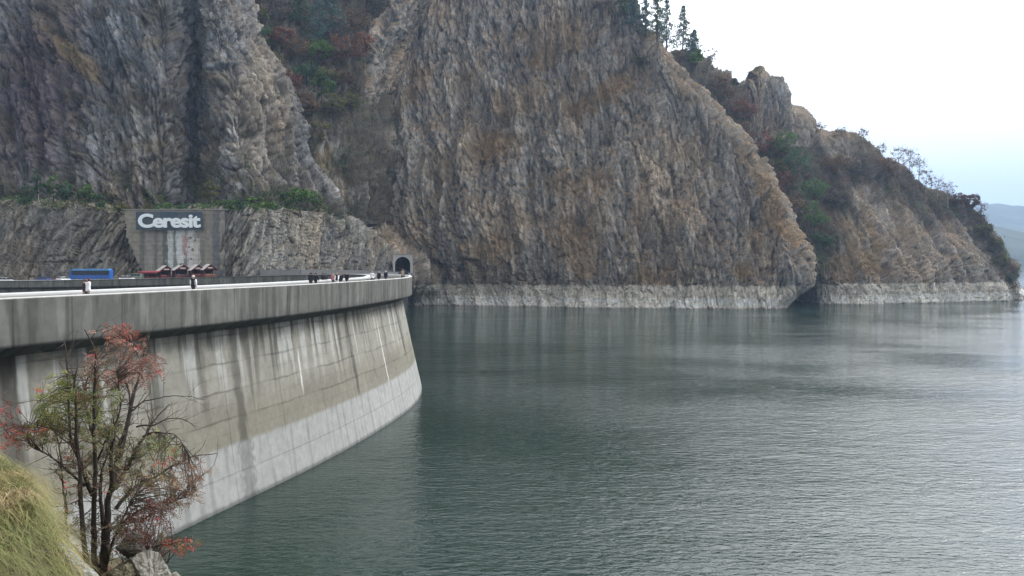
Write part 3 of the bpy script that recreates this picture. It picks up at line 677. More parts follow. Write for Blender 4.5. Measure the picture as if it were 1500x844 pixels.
# ------------------------------------------------------------------ the big sign
sa, sb = at(199, 336.5, D0-1.4), at(296.5, 310.5, D0-1.4)
sg = empty('billboard', (sa[0], sa[1], sa[2])); tag(sg, 'wide dark blue panelled sign with white lettering high on the concrete wall', 'sign')
W2, H2 = sb[0]-sa[0], sb[2]-sa[2]
M_PAN = [simple('blue_grey_panel', (.052, .075, .10), .55, .18, .35), simple('faded_panel', (.072, .092, .105), .6, .2, .4)]
npn = 8
for i in range(npn):
    mb = MB(); mb.box(i*W2/npn+.04, (i+1)*W2/npn-.04, 0, .25, 0, H2); mb.build('panel', M_PAN[1 if i in (1, 2, 5) else 0], sg)
mb = MB(); mb.box(0, W2, .26, .6, .5, .8); mb.box(0, W2, .26, .6, H2-.8, H2-.5); mb.build('frame', simple('frame_steel', (.12, .12, .12)), sg)
M_WHT = simple('white_letters', (.80, .84, .84), .5, .06, .6)
cu = bpy.data.curves.new('lettering', 'FONT'); cu.body = 'Ceresit'; cu.size = 5.9; cu.extrude = .10; cu.offset = .10; cu.space_character = .93
to = bpy.data.objects.new('tmp_text', cu); COL.objects.link(to); bpy.context.view_layer.update()
me = bpy.data.meshes.new_from_object(to.evaluated_get(bpy.context.evaluated_depsgraph_get())); bpy.data.objects.remove(to)
co = np.zeros(len(me.vertices)*3); me.vertices.foreach_get('co', co); co = co.reshape(-1, 3)
x0, x1, z0, z1 = co[:, 0].min(), co[:, 0].max(), co[:, 1].min(), co[:, 1].max()
k = W2/97.5
co[:, 0] = (co[:, 0]-x0)/(x1-x0)*(90*k)+4.3*k; co[:, 1] = (co[:, 1]-z0)/(z1-z0)*(19.5*k)+3.2*k
fs_ = [tuple(p_.vertices) for p_ in me.polygons]; nv = len(co); mb = MB()
for q_ in range(9):
    sh = np.array([0, 0, 0.]) if q_ == 8 else np.array([math.cos(q_*.7854)*.15, math.sin(q_*.7854)*.13, 0.])
    c2 = co+sh; c2[:, 2] += .004*q_; mb.add(c2.tolist(), fs_)
bpy.data.meshes.remove(me)
lt = mb.build('lettering', M_WHT, sg); lt.rotation_euler = (R_(90), 0, 0); lt.location = (0, -.14, 0)
# ------------------------------------------------------------------ vehicles
M_GLASS = simple('dark_glass', (.012, .018, .025), .08, .05, 1, spec=.6)
M_TYRE = simple('tyre', (.02, .02, .02), .9); M_RIM = simple('rim', (.35, .35, .36), .4, metal=.8)
M_LAMP = simple('lamp_glass', (.7, .7, .65), .2); M_RED = simple('tail_lamp', (.35, .02, .02), .3); M_BLK = simple('black_trim', (.02, .02, .022), .6)
def wheel(par, x, y, r=.32, w=.22, sgn=1):
    mb = MB(); mb.cyl((0,0,0), r, (0,1,0), w, 20); o = mb.build('wheel', M_TYRE, par, bevel=.03); o.location = (x, y, r)
    mb = MB(); mb.cyl((0,sgn*w*.5,0), r*.6, (0,1,0), .04, 14); mb.build('rim', M_RIM, o)
def loft_body(par, name, secs, mat, bev=.04):
    """secs: list of (x, half width bottom, half width top, z bottom, z top)"""
    mb = MB(); vs = []
    for x, wb, wt, zb, zt in secs: vs += [(x,-wb,zb),(x,-wb*1.0,zb+(zt-zb)*.55),(x,-wt,zt),(x,wt,zt),(x,wb,zb+(zt-zb)*.55),(x,wb,zb)]
    n = len(secs); fs = [(0,1,2,3,4,5)[::-1], tuple(6*(n-1)+i for i in range(6))]
    for i in range(n-1):
        for j in range(6): fs.append((6*i+j, 6*i+(j+1)%6, 6*i+6+(j+1)%6, 6*i+6+j))
    mb.add(vs, [f[::-1] for f in fs]); return mb.build(name, mat, par, bevel=bev)
def car(loc, rz, paint, label, kind='hatch'):
    t = empty('parked_car' if kind != 'van' else 'parked_van', loc, rz); tag(t, label, 'car' if kind != 'van' else 'van')
    if kind == 'van':
        loft_body(t, 'body', [(-2.3,.85,.80,.35,1.15),(-2.25,.9,.82,.28,1.9),(1.1,.9,.82,.28,1.98),(1.75,.9,.78,.28,1.25),(2.3,.85,.75,.3,1.02),(2.38,.8,.7,.38,.85)], paint)
        z0, z1 = 1.22, 1.78; xs_ = [(-2.0,-1.05),(-.95,.05),(.15,1.15)]; hw_ = .87
    else:
        loft_body(t, 'body', [(-2.1,.78,.70,.35,.85),(-2.0,.85,.76,.25,.98),(.75,.87,.80,.22,.95),(1.9,.84,.72,.24,.80),(2.1,.76,.66,.35,.66)], paint)
        loft_body(t, 'cabin', [(-1.95,.76,.66,.9,1.0),(-1.55,.77,.60,.9,1.40),(-.2,.78,.61,.9,1.47),(.35,.78,.60,.9,1.42),(1.15,.77,.70,.88,.95)], M_GLASS, .05)
        mb = MB(); mb.box(-1.5,.35,-.585,.585,1.43,1.50); mb.build('roof', paint, t, bevel=.03)
        z0, z1 = 1.0, 1.34; xs_ = [(-.55,-.47),(.42,.5)]; hw_ = .74
    for a_, b_ in xs_:
        for s_ in (-1, 1):
            mb = MB(); mb.box(a_, b_, s_*hw_-.02, s_*hw_+.02, z0, z1); mb.build('window' if kind == 'van' else 'pillar', M_GLASS if kind == 'van' else paint, t)
    if kind == 'van': mb = MB(); mb.box(1.42,1.50,-.72,.72,1.28,1.72); o=mb.build('windscreen', M_GLASS, t)
    for x in (-1.35, 1.35):
        for s_ in (-1, 1): wheel(t, x, s_*.80, sgn=s_)
    for s_ in (-1, 1):
        mb = MB(); mb.box(2.02,2.14,s_*.6-.15,s_*.6+.15,.55,.68); mb.build('headlight', M_LAMP, t, bevel=.02)
        mb = MB(); mb.box(-2.16,-2.04,s_*.62-.12,s_*.62+.12,.6,.8); mb.build('tail_light', M_RED, t, bevel=.02)
        mb = MB(); mb.box(.65,.83,s_*.95-.1,s_*.95+.1,.92,1.06); mb.build('mirror', M_BLK, t, bevel=.02)
    return t
def paint(n, c): return simple(n, c, .3, .04, 1, spec=.6)
def spot(px, D): p = at(px, 405, D); return (p[0], p[1], terrace_z(p[0], p[1]))
P_WHITE = paint('white_paint', (.78, .78, .78))
car(spot(8, 229), R_(12), P_WHITE, 'white car behind the far parapet, leftmost vehicle on the terrace')
car(spot(63, 240), R_(175), paint('blue_paint', (.02, .05, .22)), 'dark blue car parked below the cliff, left of the coach')
car(spot(93, 231), R_(80), paint('pale_paint', (.7, .7, .68)), 'white car roof just left of the blue coach')
car(spot(186, 231), R_(5), paint('cream_paint', (.72, .71, .66)), 'low white car between the coach and the olive van')
car(spot(199, 246), R_(170), paint('olive_paint', (.23, .25, .20)), 'dull olive van parked left of the red stalls', 'van')
# the coach
cp = spot(134, 238); M_BLUE = paint('coach_blue', (.02, .10, .36)); M_LBLUE = paint('coach_light_blue', (.10, .33, .62))
bs = empty('coach', (cp[0], cp[1], cp[2]-.05), R_(184)); tag(bs, 'blue tourist coach with a dark window band parked at the cliff foot', 'coach')
mb = MB(); mb.prism([(-5.9,.35),(5.95,.35),(6.05,1.2),(5.85,2.4),(5.55,3.35),(5.3,3.5),(-5.75,3.5),(-5.95,3.2)], -1.25, 1.25); mb.build('body', M_BLUE, bs, bevel=.10)
mb = MB(); mb.prism([(-5.7,3.503),(5.3,3.503),(5.0,3.66),(-5.3,3.66)], -1.12, 1.12); mb.build('roof', M_LBLUE, bs, bevel=.05)
for s_ in (-1, 1):
    mb = MB(); mb.box(-5.6, 5.25, s_*1.255-.01, s_*1.255+.01, 1.85, 3.2); mb.build('window_band', M_BLK, bs)
    for i in range(6):
        mb = MB(); x = -5.5+i*1.75; mb.box(x, x+1.70, s_*1.27-.012, s_*1.27+.012, 2.0, 3.12); mb.build('window', M_GLASS, bs)
    mb = MB(); mb.box(-5.6, 5.2, s_*1.275-.015, s_*1.275+.015, 3.22, 3.4); mb.build('trim', M_LBLUE, bs)
    mb = MB(); mb.box(-1.2, .6, s_*1.16-.15, s_*1.16+.15, 3.7, 3.8); mb.build('roof_hatch', M_LBLUE, bs) if s_ > 0 else None
    for x in (-4.0, -2.8, 3.7): wheel(bs, x, s_*1.14, .5, .3, s_)
    mb = MB(); mb.tube([(5.7, s_*1.2, 3.1), (6.25, s_*1.35, 3.05), (6.3, s_*1.38, 2.5)], .05); mb.box(6.2, 6.38, s_*1.38-.12, s_*1.38+.12, 2.2, 2.65); mb.build('mirror', M_BLK, bs)
    mb = MB(); mb.box(5.95, 6.08, s_*.95-.2, s_*.95+.2, .75, .95); mb.build('headlight', M_LAMP, bs)
mb = MB(); mb.add([(6.075,-1.1,1.35),(6.075,1.1,1.35),(5.56,1.1,3.22),(5.56,-1.1,3.22)], [(0,1,2,3)]); mb.add([(6.10,-1.1,1.35),(6.10,1.1,1.35),(5.59,1.1,3.22),(5.59,-1.1,3.22)], [(0,1,2,3)]); mb.build('windscreen', M_GLASS, bs)
# ------------------------------------------------------------------ market stalls
M_TILE = simple('red_brown_boards', (.12, .035, .032), .8, .25, 2); M_SHEET = simple('pale_roof_sheet', (.42, .39, .36), .7, .2, 1.0)
M_WOOD = simple('stall_wood', (.16, .06, .045), .8, .3, 2); M_DARKIN = simple('stall_goods', (.06, .05, .05), .9, .5, 6); M_PLATE = simple('name_board', (.60, .55, .52), .6)
def stall(px, w, h, label, D=251, cowl=False):
    p = spot(px, D); t = empty('market_stall', p, R_(42)); tag(t, label, 'stall', 'gabled market stalls under the concrete wall')
    ev = h-1.75
    mb = MB(); mb.prism([(-w/2+.1, ev), (w/2-.1, ev), (0, h-.1)], -.03, .06); mb.build('gable', M_TILE, t)
    for s_ in (-1, 1):
        mb = MB(); vs = [(0,-.4,h),(s_*(w/2+.25),-.4,ev-.12),(s_*(w/2+.25),3.2,ev-.12),(0,3.2,h)]; vs += [(x,y,z-.1) for x,y,z in vs]
        mb.add(vs, ((0,1,2,3),(7,6,5,4),(0,4,5,1),(1,5,6,2),(2,6,7,3),(3,7,4,0))); mb.build('roof_slope', M_SHEET if s_ < 0 else M_TILE, t)
    mb = MB(); mb.box(-w*.17, w*.17, -.09, -.035, ev+.35, ev+.68); mb.build('name_board', M_PLATE, t)
    for x in (-w/2+.15, w/2-.15):
        for y in (0, 2.8): mb = MB(); mb.box(x-.07, x+.07, y-.07, y+.07, 0, ev); mb.build('post', M_WOOD, t)
    mb = MB(); mb.box(-w/2+.25, w/2-.25, -.2, .55, 0, .95); mb.build('counter', M_WOOD, t)
    mb = MB(); mb.box(-w/2+.2, w/2-.2, 2.7, 2.78, 0, ev); mb.build('back_panel', M_DARKIN, t)
    rnd = random.Random(int(px)); mb = MB()
    for i in range(16):
        x = rnd.uniform(-w/2+.4, w/2-.5); y = rnd.uniform(-.1, .4); mb.box(x, x+.25, y, y+.2, .96, 1.05+rnd.random()*.35)
    mb.build('wares', simple('wares', (rnd.uniform(.2,.5), rnd.uniform(.1,.4), rnd.uniform(.1,.3)), .8, .5, 8), t)
    if cowl: mb = MB(); mb.box(-.6,.45,.6,1.4,h-.15,h+.28); mb.build('roof_vent', M_BLK, t, bevel=.05)
stall(244, 4.7, 4.35, 'gabled red stall, leftmost of the four under the sign')
stall(268, 5.1, 4.5, 'gabled red stall with a small black vent on its ridge', cowl=True)
stall(290.5, 4.4, 4.35, 'gabled red stall between the one with the roof vent and the rightmost one')
stall(308, 4.3, 4.5, 'gabled red stall at the right end of the four')
p = spot(219, 247); t = empty('flat_stall', p, R_(-4)); tag(t, 'long low stall with a flat dark red awning beside the gabled stalls', 'stall')
mb = MB(); vs = [(-3,-1.2,2.35),(3,-1.2,2.35),(3,1.5,2.8),(-3,1.5,2.8)]; vs += [(x,y,z-.12) for x,y,z in vs]; mb.add(vs, ((0,1,2,3),(7,6,5,4),(0,4,5,1),(1,5,6,2),(2,6,7,3),(3,7,4,0))); mb.build('awning', simple('red_awning', (.20,.03,.035), .8, .2, 1), t)
mb = MB(); mb.box(-3, 3, -1.24, -1.2, 1.95, 2.34); mb.build('valance', simple('red_cloth', (.16,.03,.03), .9, .2, 3), t)
for x in (-2.9, 0, 2.9): mb = MB(); mb.box(x-.05,x+.05,-1.15,-1.05,0,2.3); mb.build('post', M_WOOD, t)
mb = MB(); mb.box(-2.8,2.8,-.8,.2,0,.9); mb.build('counter', M_WOOD, t)
mb = MB(); mb.box(-2.9,2.9,1.3,1.4,0,2.7); mb.build('back_panel', M_DARKIN, t)
# ------------------------------------------------------------------ people
M_SKIN = simple('skin', (.50, .32, .24), .6, .05); 
def person(loc, rz, top, sleeves, legs, hair, label, stride=.25, lean=0.0, arms=(.1, -.1), cap=None, h=1.72, hood=False, bend=0.0, wide=1.0):
    k = h/1.72; t = empty('person', loc, rz); tag(t, label, 'person')
    J = {}; 
    def j(n, x, y, z, r): J[n] = (Vector((x*k, (y+(z-.9)*lean*(z > .9))*k, z*k)), r*k)
    s = stride
    j('pel',0,0,.94,.145*wide); j('waist',0,0,1.10,.135*wide); j('chest',0,0,1.30,.165*wide); j('neckb',0,0,1.44,.085); j('neck',0,.005,1.50,.055); j('headb',0,.015,1.555,.075); j('head',0,.02,1.625,.098); j('crown',0,.01,1.68,.078); j('nose',0,.115,1.615,.016)
    E = [('pel','waist'),('waist','chest'),('chest','neckb'),('neckb','neck'),('neck','headb'),('headb','head'),('head','crown'),('head','nose')]
    for sd_, sy, ar in ((-1, s, arms[0]), (1, -s, arms[1])):
        q = 'L' if sd_ < 0 else 'R'
        j('hip'+q, sd_*.095, 0, .88, .10); j('knee'+q, sd_*.10, sy*.5+.03, .49, .065); j('ank'+q, sd_*.105, sy, .09, .042); j('heel'+q, sd_*.105, sy-.04, .045, .040); j('toe'+q, sd_*.115, sy+.16, .035, .034)
        E += [('pel','hip'+q),('hip'+q,'knee'+q),('knee'+q,'ank'+q),('ank'+q,'heel'+q),('ank'+q,'toe'+q)]
        j('sh'+q, sd_*.19, 0, 1.41, .068); j('elb'+q, sd_*.235, ar*.5-.02, 1.13, .046); 
        hy, hz = ar+bend*.25, .90+bend*.28
        j('wr'+q, sd_*.235, hy, hz, .030); j('palm'+q, sd_*.235, hy+.02, hz-.075, .034)
        E += [('chest','sh'+q),('sh'+q,'elb'+q),('elb'+q,'wr'+q),('wr'+q,'palm'+q)]
        for f_i, (fy, ln) in enumerate(((-.030,.065),(-.010,.078),(.010,.082),(.030,.075))):
            j('f%d'%f_i+q, sd_*.235, hy+.02+fy, hz-.11, .010); j('g%d'%f_i+q, sd_*.222, hy+.028+fy, hz-.11-ln, .008)
            E += [('palm'+q,'f%d'%f_i+q),('f%d'%f_i+q,'g%d'%f_i+q)]
        j('t0'+q, sd_*.222, hy+.06, hz-.07, .011); j('t1'+q, sd_*.215, hy+.075, hz-.115, .009); E += [('palm'+q,'t0'+q),('t0'+q,'t1'+q)]
        j('ear'+q, sd_*.098, .01, 1.615, .018); E += [('head','ear'+q)]
    bm = bmesh.new(); ly = bm.verts.layers.skin.verify(); B = {}
    for n, (p_, r_) in J.items():
        v = bm.verts.new(p_); v[ly].radius = (r_, r_*(.72 if n in ('pel','waist','chest') else 1)); v[ly].use_root = (n == 'pel'); B[n] = v
    for a_, b_ in E: bm.edges.new((B[a_], B[b_]))
    me = bpy.data.meshes.new('b'); bm.to_mesh(me); bm.free(); o = bpy.data.objects.new('b', me); COL.objects.link(o)
    o.modifiers.new('s', 'SKIN').use_smooth_shade = True; sb_ = o.modifiers.new('d', 'SUBSURF'); sb_.levels = 2; sb_.render_levels = 2
    bpy.context.view_layer.update(); ev_ = bpy.data.meshes.new_from_object(o.evaluated_get(bpy.context.evaluated_depsgraph_get())); bpy.data.objects.remove(o)
    n = len(ev_.vertices); co = np.zeros(n*3); ev_.vertices.foreach_get('co', co); co = co.reshape(-1, 3); no = np.zeros(n*3); ev_.vertices.foreach_get('normal', no); no = no.reshape(-1, 3)
    faces = [tuple(p_.vertices) for p_ in ev_.polygons]
    names = [('leg', E_) for E_ in E]
    def part(e):
        a_, b_ = e; s_ = a_+b_
        if 'palm' in a_ or a_[0] in 'fgt' and a_[-1] in 'LR' and len(a_) == 3 or b_.startswith('palm'): return 'hand'
        if a_ in ('neck','headb','head') : return 'head'
        if a_ == 'neckb': return 'head'
        if a_.startswith('sh') or a_.startswith('elb'): return 'arm'
        if 'ank' in a_: return 'foot'
        if a_.startswith('hip') or a_.startswith('knee') or b_.startswith('hip'): return 'leg'
        return 'torso'
    seg = [(np.array(J[a_][0]), np.array(J[b_][0]), part((a_, b_))) for a_, b_ in E]
    cen = np.array([co[list(f)].mean(0) for f in faces]); best = np.full(len(cen), 9e9); lab = np.array(['torso']*len(cen), dtype=object)
    for a_, b_, pt in seg:
        ab = b_-a_; tt = np.clip(((cen-a_)@ab)/(ab@ab), 0, 1); d = np.linalg.norm(cen-a_-tt[:, None]*ab, axis=1); m_ = d < best; best[m_] = d[m_]; lab[m_] = pt
    bd_ = link(bpy.data.objects.new('body', ev_), t); ev_.materials.clear(); ev_.materials.append(M_SKIN)
    ev_.polygons.foreach_set('use_smooth', [True]*len(faces))
    def cloth(name, labs, off, mat, cond=None):
        ids = [i for i, f in enumerate(faces) if lab[i] in labs and (cond is None or cond(cen[i]))]
        if not ids: return
        used = sorted({v for i in ids for v in faces[i]}); mp_ = {v: q for q, v in enumerate(used)}
        me = bpy.data.meshes.new(name); me.from_pydata([tuple(co[v]+no[v]*off) for v in used], [], [tuple(mp_[v] for v in faces[i]) for i in ids]); me.materials.append(mat)
        me.polygons.foreach_set('use_smooth', [True]*len(me.polygons)); me.update(); oo = link(bpy.data.objects.new(name, me), t)
        so = oo.modifiers.new('th', 'SOLIDIFY'); so.thickness = off*.8; so.offset = -1
    cloth('trousers', ('leg', 'torso'), .014, legs, lambda c_: c_[2] < 1.02*k)
    cloth('jacket', ('torso', 'leg'), .035, top, lambda c_: c_[2] > .80*k and c_[2] < 1.47*k)
    cloth('sleeves', ('arm',), .026, sleeves)
    cloth('shoes', ('foot',), .012, M_BLK)
    hd = J['head'][0]
    cloth('hair', ('head',), .022 if not cap else .012, hair, lambda c_: c_[2] > hd.z-.05*k-.0 and (c_[1] < hd.y+.02 or c_[2] > hd.z+.055*k))
    if cap: 
        cloth('cap' if not hood else 'hood', ('head',), .034 if not hood else .05, cap, (lambda c_: c_[2] > hd.z+.01*k) if not hood else (lambda c_: c_[1] < hd.y+.03*k or c_[2] > hd.z+.06*k))
    mb = MB()
    for sx_ in (-1, 1):
        c_ = hd+Vector((sx_*.034*k, .085*k, .012*k)); mb.tube([c_, c_+Vector((0, .012, 0))], .011*k, 8)
    mb.build('eyes', M_BLK, t)
    mb = MB(); c_ = hd+Vector((0, .088*k, -.045*k)); mb.box(c_.x-.024*k, c_.x+.024*k, c_.y, c_.y+.010, c_.z-.005, c_.z+.005); mb.build('mouth', simple('lips', (.3,.1,.09)), t)
    return t
def cl(n, c): return simple(n, c, .9, .15, 6)
C_W = cl('white_cloth', (.80,.80,.80)); C_D = cl('dark_cloth', (.028,.030,.036)); C_N = cl('navy_cloth', (.02,.03,.055)); C_B = cl('burgundy_cloth', (.10,.015,.025)); C_G = cl('grey_cloth', (.22,.22,.22))
C_P = cl('pink_cloth', (.45,.20,.20)); C_J = cl('jeans', (.05,.07,.11)); C_T = cl('tan_cloth', (.36,.31,.25)); H_BR = cl('brown_hair', (.05,.03,.02)); H_BK = cl('black_hair', (.015,.013,.012)); H_WH = cl('white_hair', (.65,.63,.60)); H_FA = cl('fair_hair', (.40,.30,.17))
def walk(px, off=-1.25, dz=-.62):
    s_ = s_at_px(px, -1.6, off); i = idx_s(s_); return (OX[i]+NX[i]*off, OY[i]+NY[i]*off, ZT[i]+dz), math.atan2(-TX[i], TY[i])
def wp(px, off, ang, *a, dz=-.62, **k_):
    l_, h_ = walk(px, off, dz); return person(l_, h_+R_(ang), *a, **k_)
wp(129, -1.2, 165, C_W, C_W, C_J, H_BR, 'person in a white jacket and burgundy hood by the parapet, nearest the camera', cap=C_B, hood=True, h=1.70, stride=.2)
wp(124.5, -2.0, 150, C_B, C_N, C_D, H_BK, 'person in dark burgundy partly hidden behind the white jacket', h=1.76, cap=C_N, dz=-.78)
wp(283, -1.1, 10, C_D, C_W, C_D, H_WH, 'white haired person in a dark vest with white sleeves walking away', cap=C_W, stride=.3, arms=(.05,.05), h=1.74)
wp(455.5, -1.1, 10, C_D, C_D, C_J, H_BK, 'person in a bulky black coat, left one of a close pair', h=1.78, wide=1.15)
wp(462.5, -1.2, -8, C_D, C_D, C_D, H_BR, 'person in a black coat, right one of the close pair', h=1.72, wide=1.2, arms=(.1,.25))
wp(473, -7.0, 30, C_D, C_D, C_J, H_BK, 'small dark figure standing at the rail, first of two beyond the road', h=1.7, dz=-.78)
wp(477, -7.05, 60, C_D, C_N, C_D, H_BK, 'small dark figure standing at the rail, second of two beyond the road', h=1.66, dz=-.78)
wp(488, -5.6, 20, C_P, C_P, C_J, H_FA, 'person in a faded pink top on the far side of the road', h=1.66, dz=-.78)
wp(494, -1.25, 175, C_D, C_W, C_W, H_FA, 'person in black vest over white sleeves and pale trousers', h=1.68, arms=(.25,.2), wide=1.1)
wp(499, -2.1, 180, C_N, C_D, C_D, H_BK, 'dark clothed person striding beside the one in white sleeves', h=1.74, stride=.42, dz=-.78)
wp(508, -1.3, 178, C_D, C_D, C_J, H_BK, 'person in dark clothes walking alone mid stride', h=1.76, stride=.4, dz=-.66)
wp(545, -1.2, 5, C_W, C_W, C_D, H_FA, 'person in a white jacket and dark trousers, left of two black coats', h=1.74, bend=.6, arms=(.1,.2))
wp(555, -1.1, 3, C_D, C_D, C_D, H_FA, 'fair haired person in a black coat walking between a white jacket and a white cap', h=1.70, wide=1.15)
wp(565, -1.1, 0, C_N, C_N, C_D, H_BK, 'broad person in a dark coat and white cap', h=1.72, wide=1.3, cap=C_W)
wp(589.5, -1.3, 178, C_T, C_T, C_D, H_BR, 'person in a tan coat, paler of the farthest pair', h=1.74)
wp(593, -1.4, 172, C_D, C_D, C_D, H_BK, 'person in a black coat beside the tan coat at the far bend', h=1.74, stride=.35)
# ------------------------------------------------------------------ vegetation on the rocks
M_BARK = simple('bark', (.060, .050, .042), .95, .3, 2); M_PBARK = simple('pale_bark', (.30, .28, .25), .9, .2, 2)
rg = np.random.default_rng(7)
def leaf_quads(cent, size, rng, col, var=.25, flat=.0):
    """one small folded leaf-clump quad per centre"""
    n = len(cent); a_ = rng.normal(size=(n, 3)); a_ /= np.linalg.norm(a_, axis=1, keepdims=True)
    b_ = rng.normal(size=(n, 3)); b_ -= (b_*a_).sum(1, keepdims=True)*a_; b_ /= np.linalg.norm(b_, axis=1, keepdims=True)
    s_ = size*rng.uniform(.6, 1.3, (n, 1)); a_ = a_*s_; b_ = b_*s_*.6
    V = np.stack([cent-a_, cent-b_*.9, cent+a_, cent+b_*1.1], 1).reshape(-1, 3)
    c_ = np.asarray(col)*(1+var*rng.normal(size=(n, 1)))*(1+.12*rng.normal(size=(n, 3)))
    return V, np.clip(np.repeat(c_, 4, 0), .01, .9)
def crown_pts(kind, h, w, rng, dens_=1.0):
    pts = []; tone = []
    if kind == 'conifer':
        nl = 11
        for i in range(nl):
            z = h*(.16+.82*i/nl); r = w*.5*(1-i/nl)**.8*rng.uniform(.75, 1.15)+.15
            for k in range(7):
                a_ = rng.uniform(0, 6.28); m_ = int(30*dens_*(.35+r/w)); t_ = rng.uniform(.1, 1, m_)[:, None]
                p_ = np.array([math.cos(a_)*r, math.sin(a_)*r, -.16*r])*t_+np.array([0, 0, z])+rng.normal(size=(m_, 3))*w*.035; pts.append(p_); tone.append(np.full(m_, rng.uniform(.75, 1.25)))
    else:
        nc_ = {'broad': 26, 'bare': 16, 'shrub': 14}[kind]
        for i in range(nc_):
            u = rng.normal(size=3); u /= np.linalg.norm(u); rr = rng.uniform(.35, 1)**.6
            zc = {'broad': .60, 'bare': .62, 'shrub': .45}[kind]; zr = {'broad': .38, 'bare': .36, 'shrub': .45}[kind]
            c_ = np.array([u[0]*w*.42*rr, u[1]*w*.42*rr, h*(zc+zr*u[2]*rr)]); c_[2] = max(c_[2], h*.12)
            m_ = int({'broad': 46, 'bare': 16, 'shrub': 40}[kind]*dens_); rad = w*rng.uniform(.09, .17)
            q = rng.normal(size=(m_, 3)); q = q/np.linalg.norm(q, axis=1, keepdims=True)*rng.uniform(.3, 1, (m_, 1))*rad*np.array([1, 1, .75]); pts.append(c_+q); tone.append(np.full(m_, rng.uniform(.7, 1.3)))
    return np.concatenate(pts), np.concatenate(tone)
def trunk_mb(kind, h, w, rng):
    mb = MB(); r = max(.09, h*.016)
    lean_ = rng.normal(size=2)*h*.03
    top = .95 if kind in ('conifer', 'bare') else .75
    path = [(lean_[0]*t_, lean_[1]*t_, h*top*t_-.6*(t_ == 0)) for t_ in (0, .3, .6, 1)]
    if kind != 'shrub': mb.tube(path, [r, r*.8, r*.5, r*.12], 6)
    nb_ = {'broad': 9, 'bare': 16, 'conifer': 8, 'shrub': 8}[kind]
    for i in range(nb_):
        t_ = rng.uniform(.25, .9) if kind != 'shrub' else 0.02; a_ = rng.uniform(0, 6.28); L_ = w*rng.uniform(.28, .5)*(1.25-t_*.6)
        b_ = np.array([lean_[0]*t_, lean_[1]*t_, h*top*t_]); up_l = {'conifer': -.05, 'bare': .9, 'broad': .6, 'shrub': 1.6}[kind]
        e1_ = b_+np.array([math.cos(a_)*L_*.5, math.sin(a_)*L_*.5, up_l*L_*.4]); e2_ = b_+np.array([math.cos(a_+.3)*L_, math.sin(a_+.3)*L_, up_l*L_*1.0])
        mb.tube([b_, e1_, e2_], [r*.4, r*.25, r*.08], 4, cap=False)
        if kind in ('bare', 'shrub', 'broad'):
            for k in range(4 if kind == 'bare' else 2):
                f = rng.uniform(.3, .95); s_ = e1_*(1-f)+e2_*f; dd = rng.normal(size=3); dd[2] = abs(dd[2])+.4; dd = dd/np.linalg.norm(dd)*L_*rng.uniform(.3, .6)
                mb.tube([s_, s_+dd*.5, s_+dd], [r*.18, r*.12, r*.05], 3, cap=False)
    return mb
GREEN, DGREEN, BGREEN, OLIVE, BROWN, RUST, GREYB, BLUEG = (.085,.145,.048), (.062,.110,.055), (.12,.20,.05), (.125,.125,.048), (.150,.100,.058), (.175,.085,.055), (.135,.115,.092), (.085,.135,.120)
n_tree = 0
def tree(px, py, hpx, wpx, col, kind, label, names=None, group=None, dens_=1.0, pale=False):
    global n_tree
    g_ = ground_at(px, py, names, 6)
    if g_ is None: g_ = ground_at(px, py+5, names, 14)
    if g_ is None: print('NO GROUND', label); return
    if 'gully' in names or 'promontory' in names: wpx *= 1.3; hpx *= 1.12; dens_ *= 1.6
    n_tree += 1; D = g_[1]; h = hpx*D/F_PX; w = wpx*D/F_PX; rng = np.random.default_rng(1000+n_tree)
    nm = {'conifer': 'conifer', 'broad': 'broadleaf_tree', 'bare': 'bare_tree', 'shrub': 'shrub'}[kind]
    t = empty(nm, tuple(g_-np.array([0, 0, .3]))); tag(t, label, 'tree' if kind != 'shrub' else 'shrub', group)
    trunk_mb(kind, h, w, rng).build('trunk' if kind != 'shrub' else 'stems', M_PBARK if pale else M_BARK, t)
    p_, tn = crown_pts(kind, h, w, rng, dens_*(1.0 if hpx > 22 else .7)); sz = max(D*.0009, min(.42, w*.055))*(.8 if kind == 'bare' else 1.1)
    V, c_ = leaf_quads(p_, sz, rng, np.array(col)[None]*tn[:, None]); mesh_np('crown', V, np.arange(len(V)).reshape(-1, 4), M_LEAF, c_, parent=t)
LC, CL, GU, MO, PR = ['lower_cliff'], ['cliff'], ['gully'], ['mountain'], ['promontory']
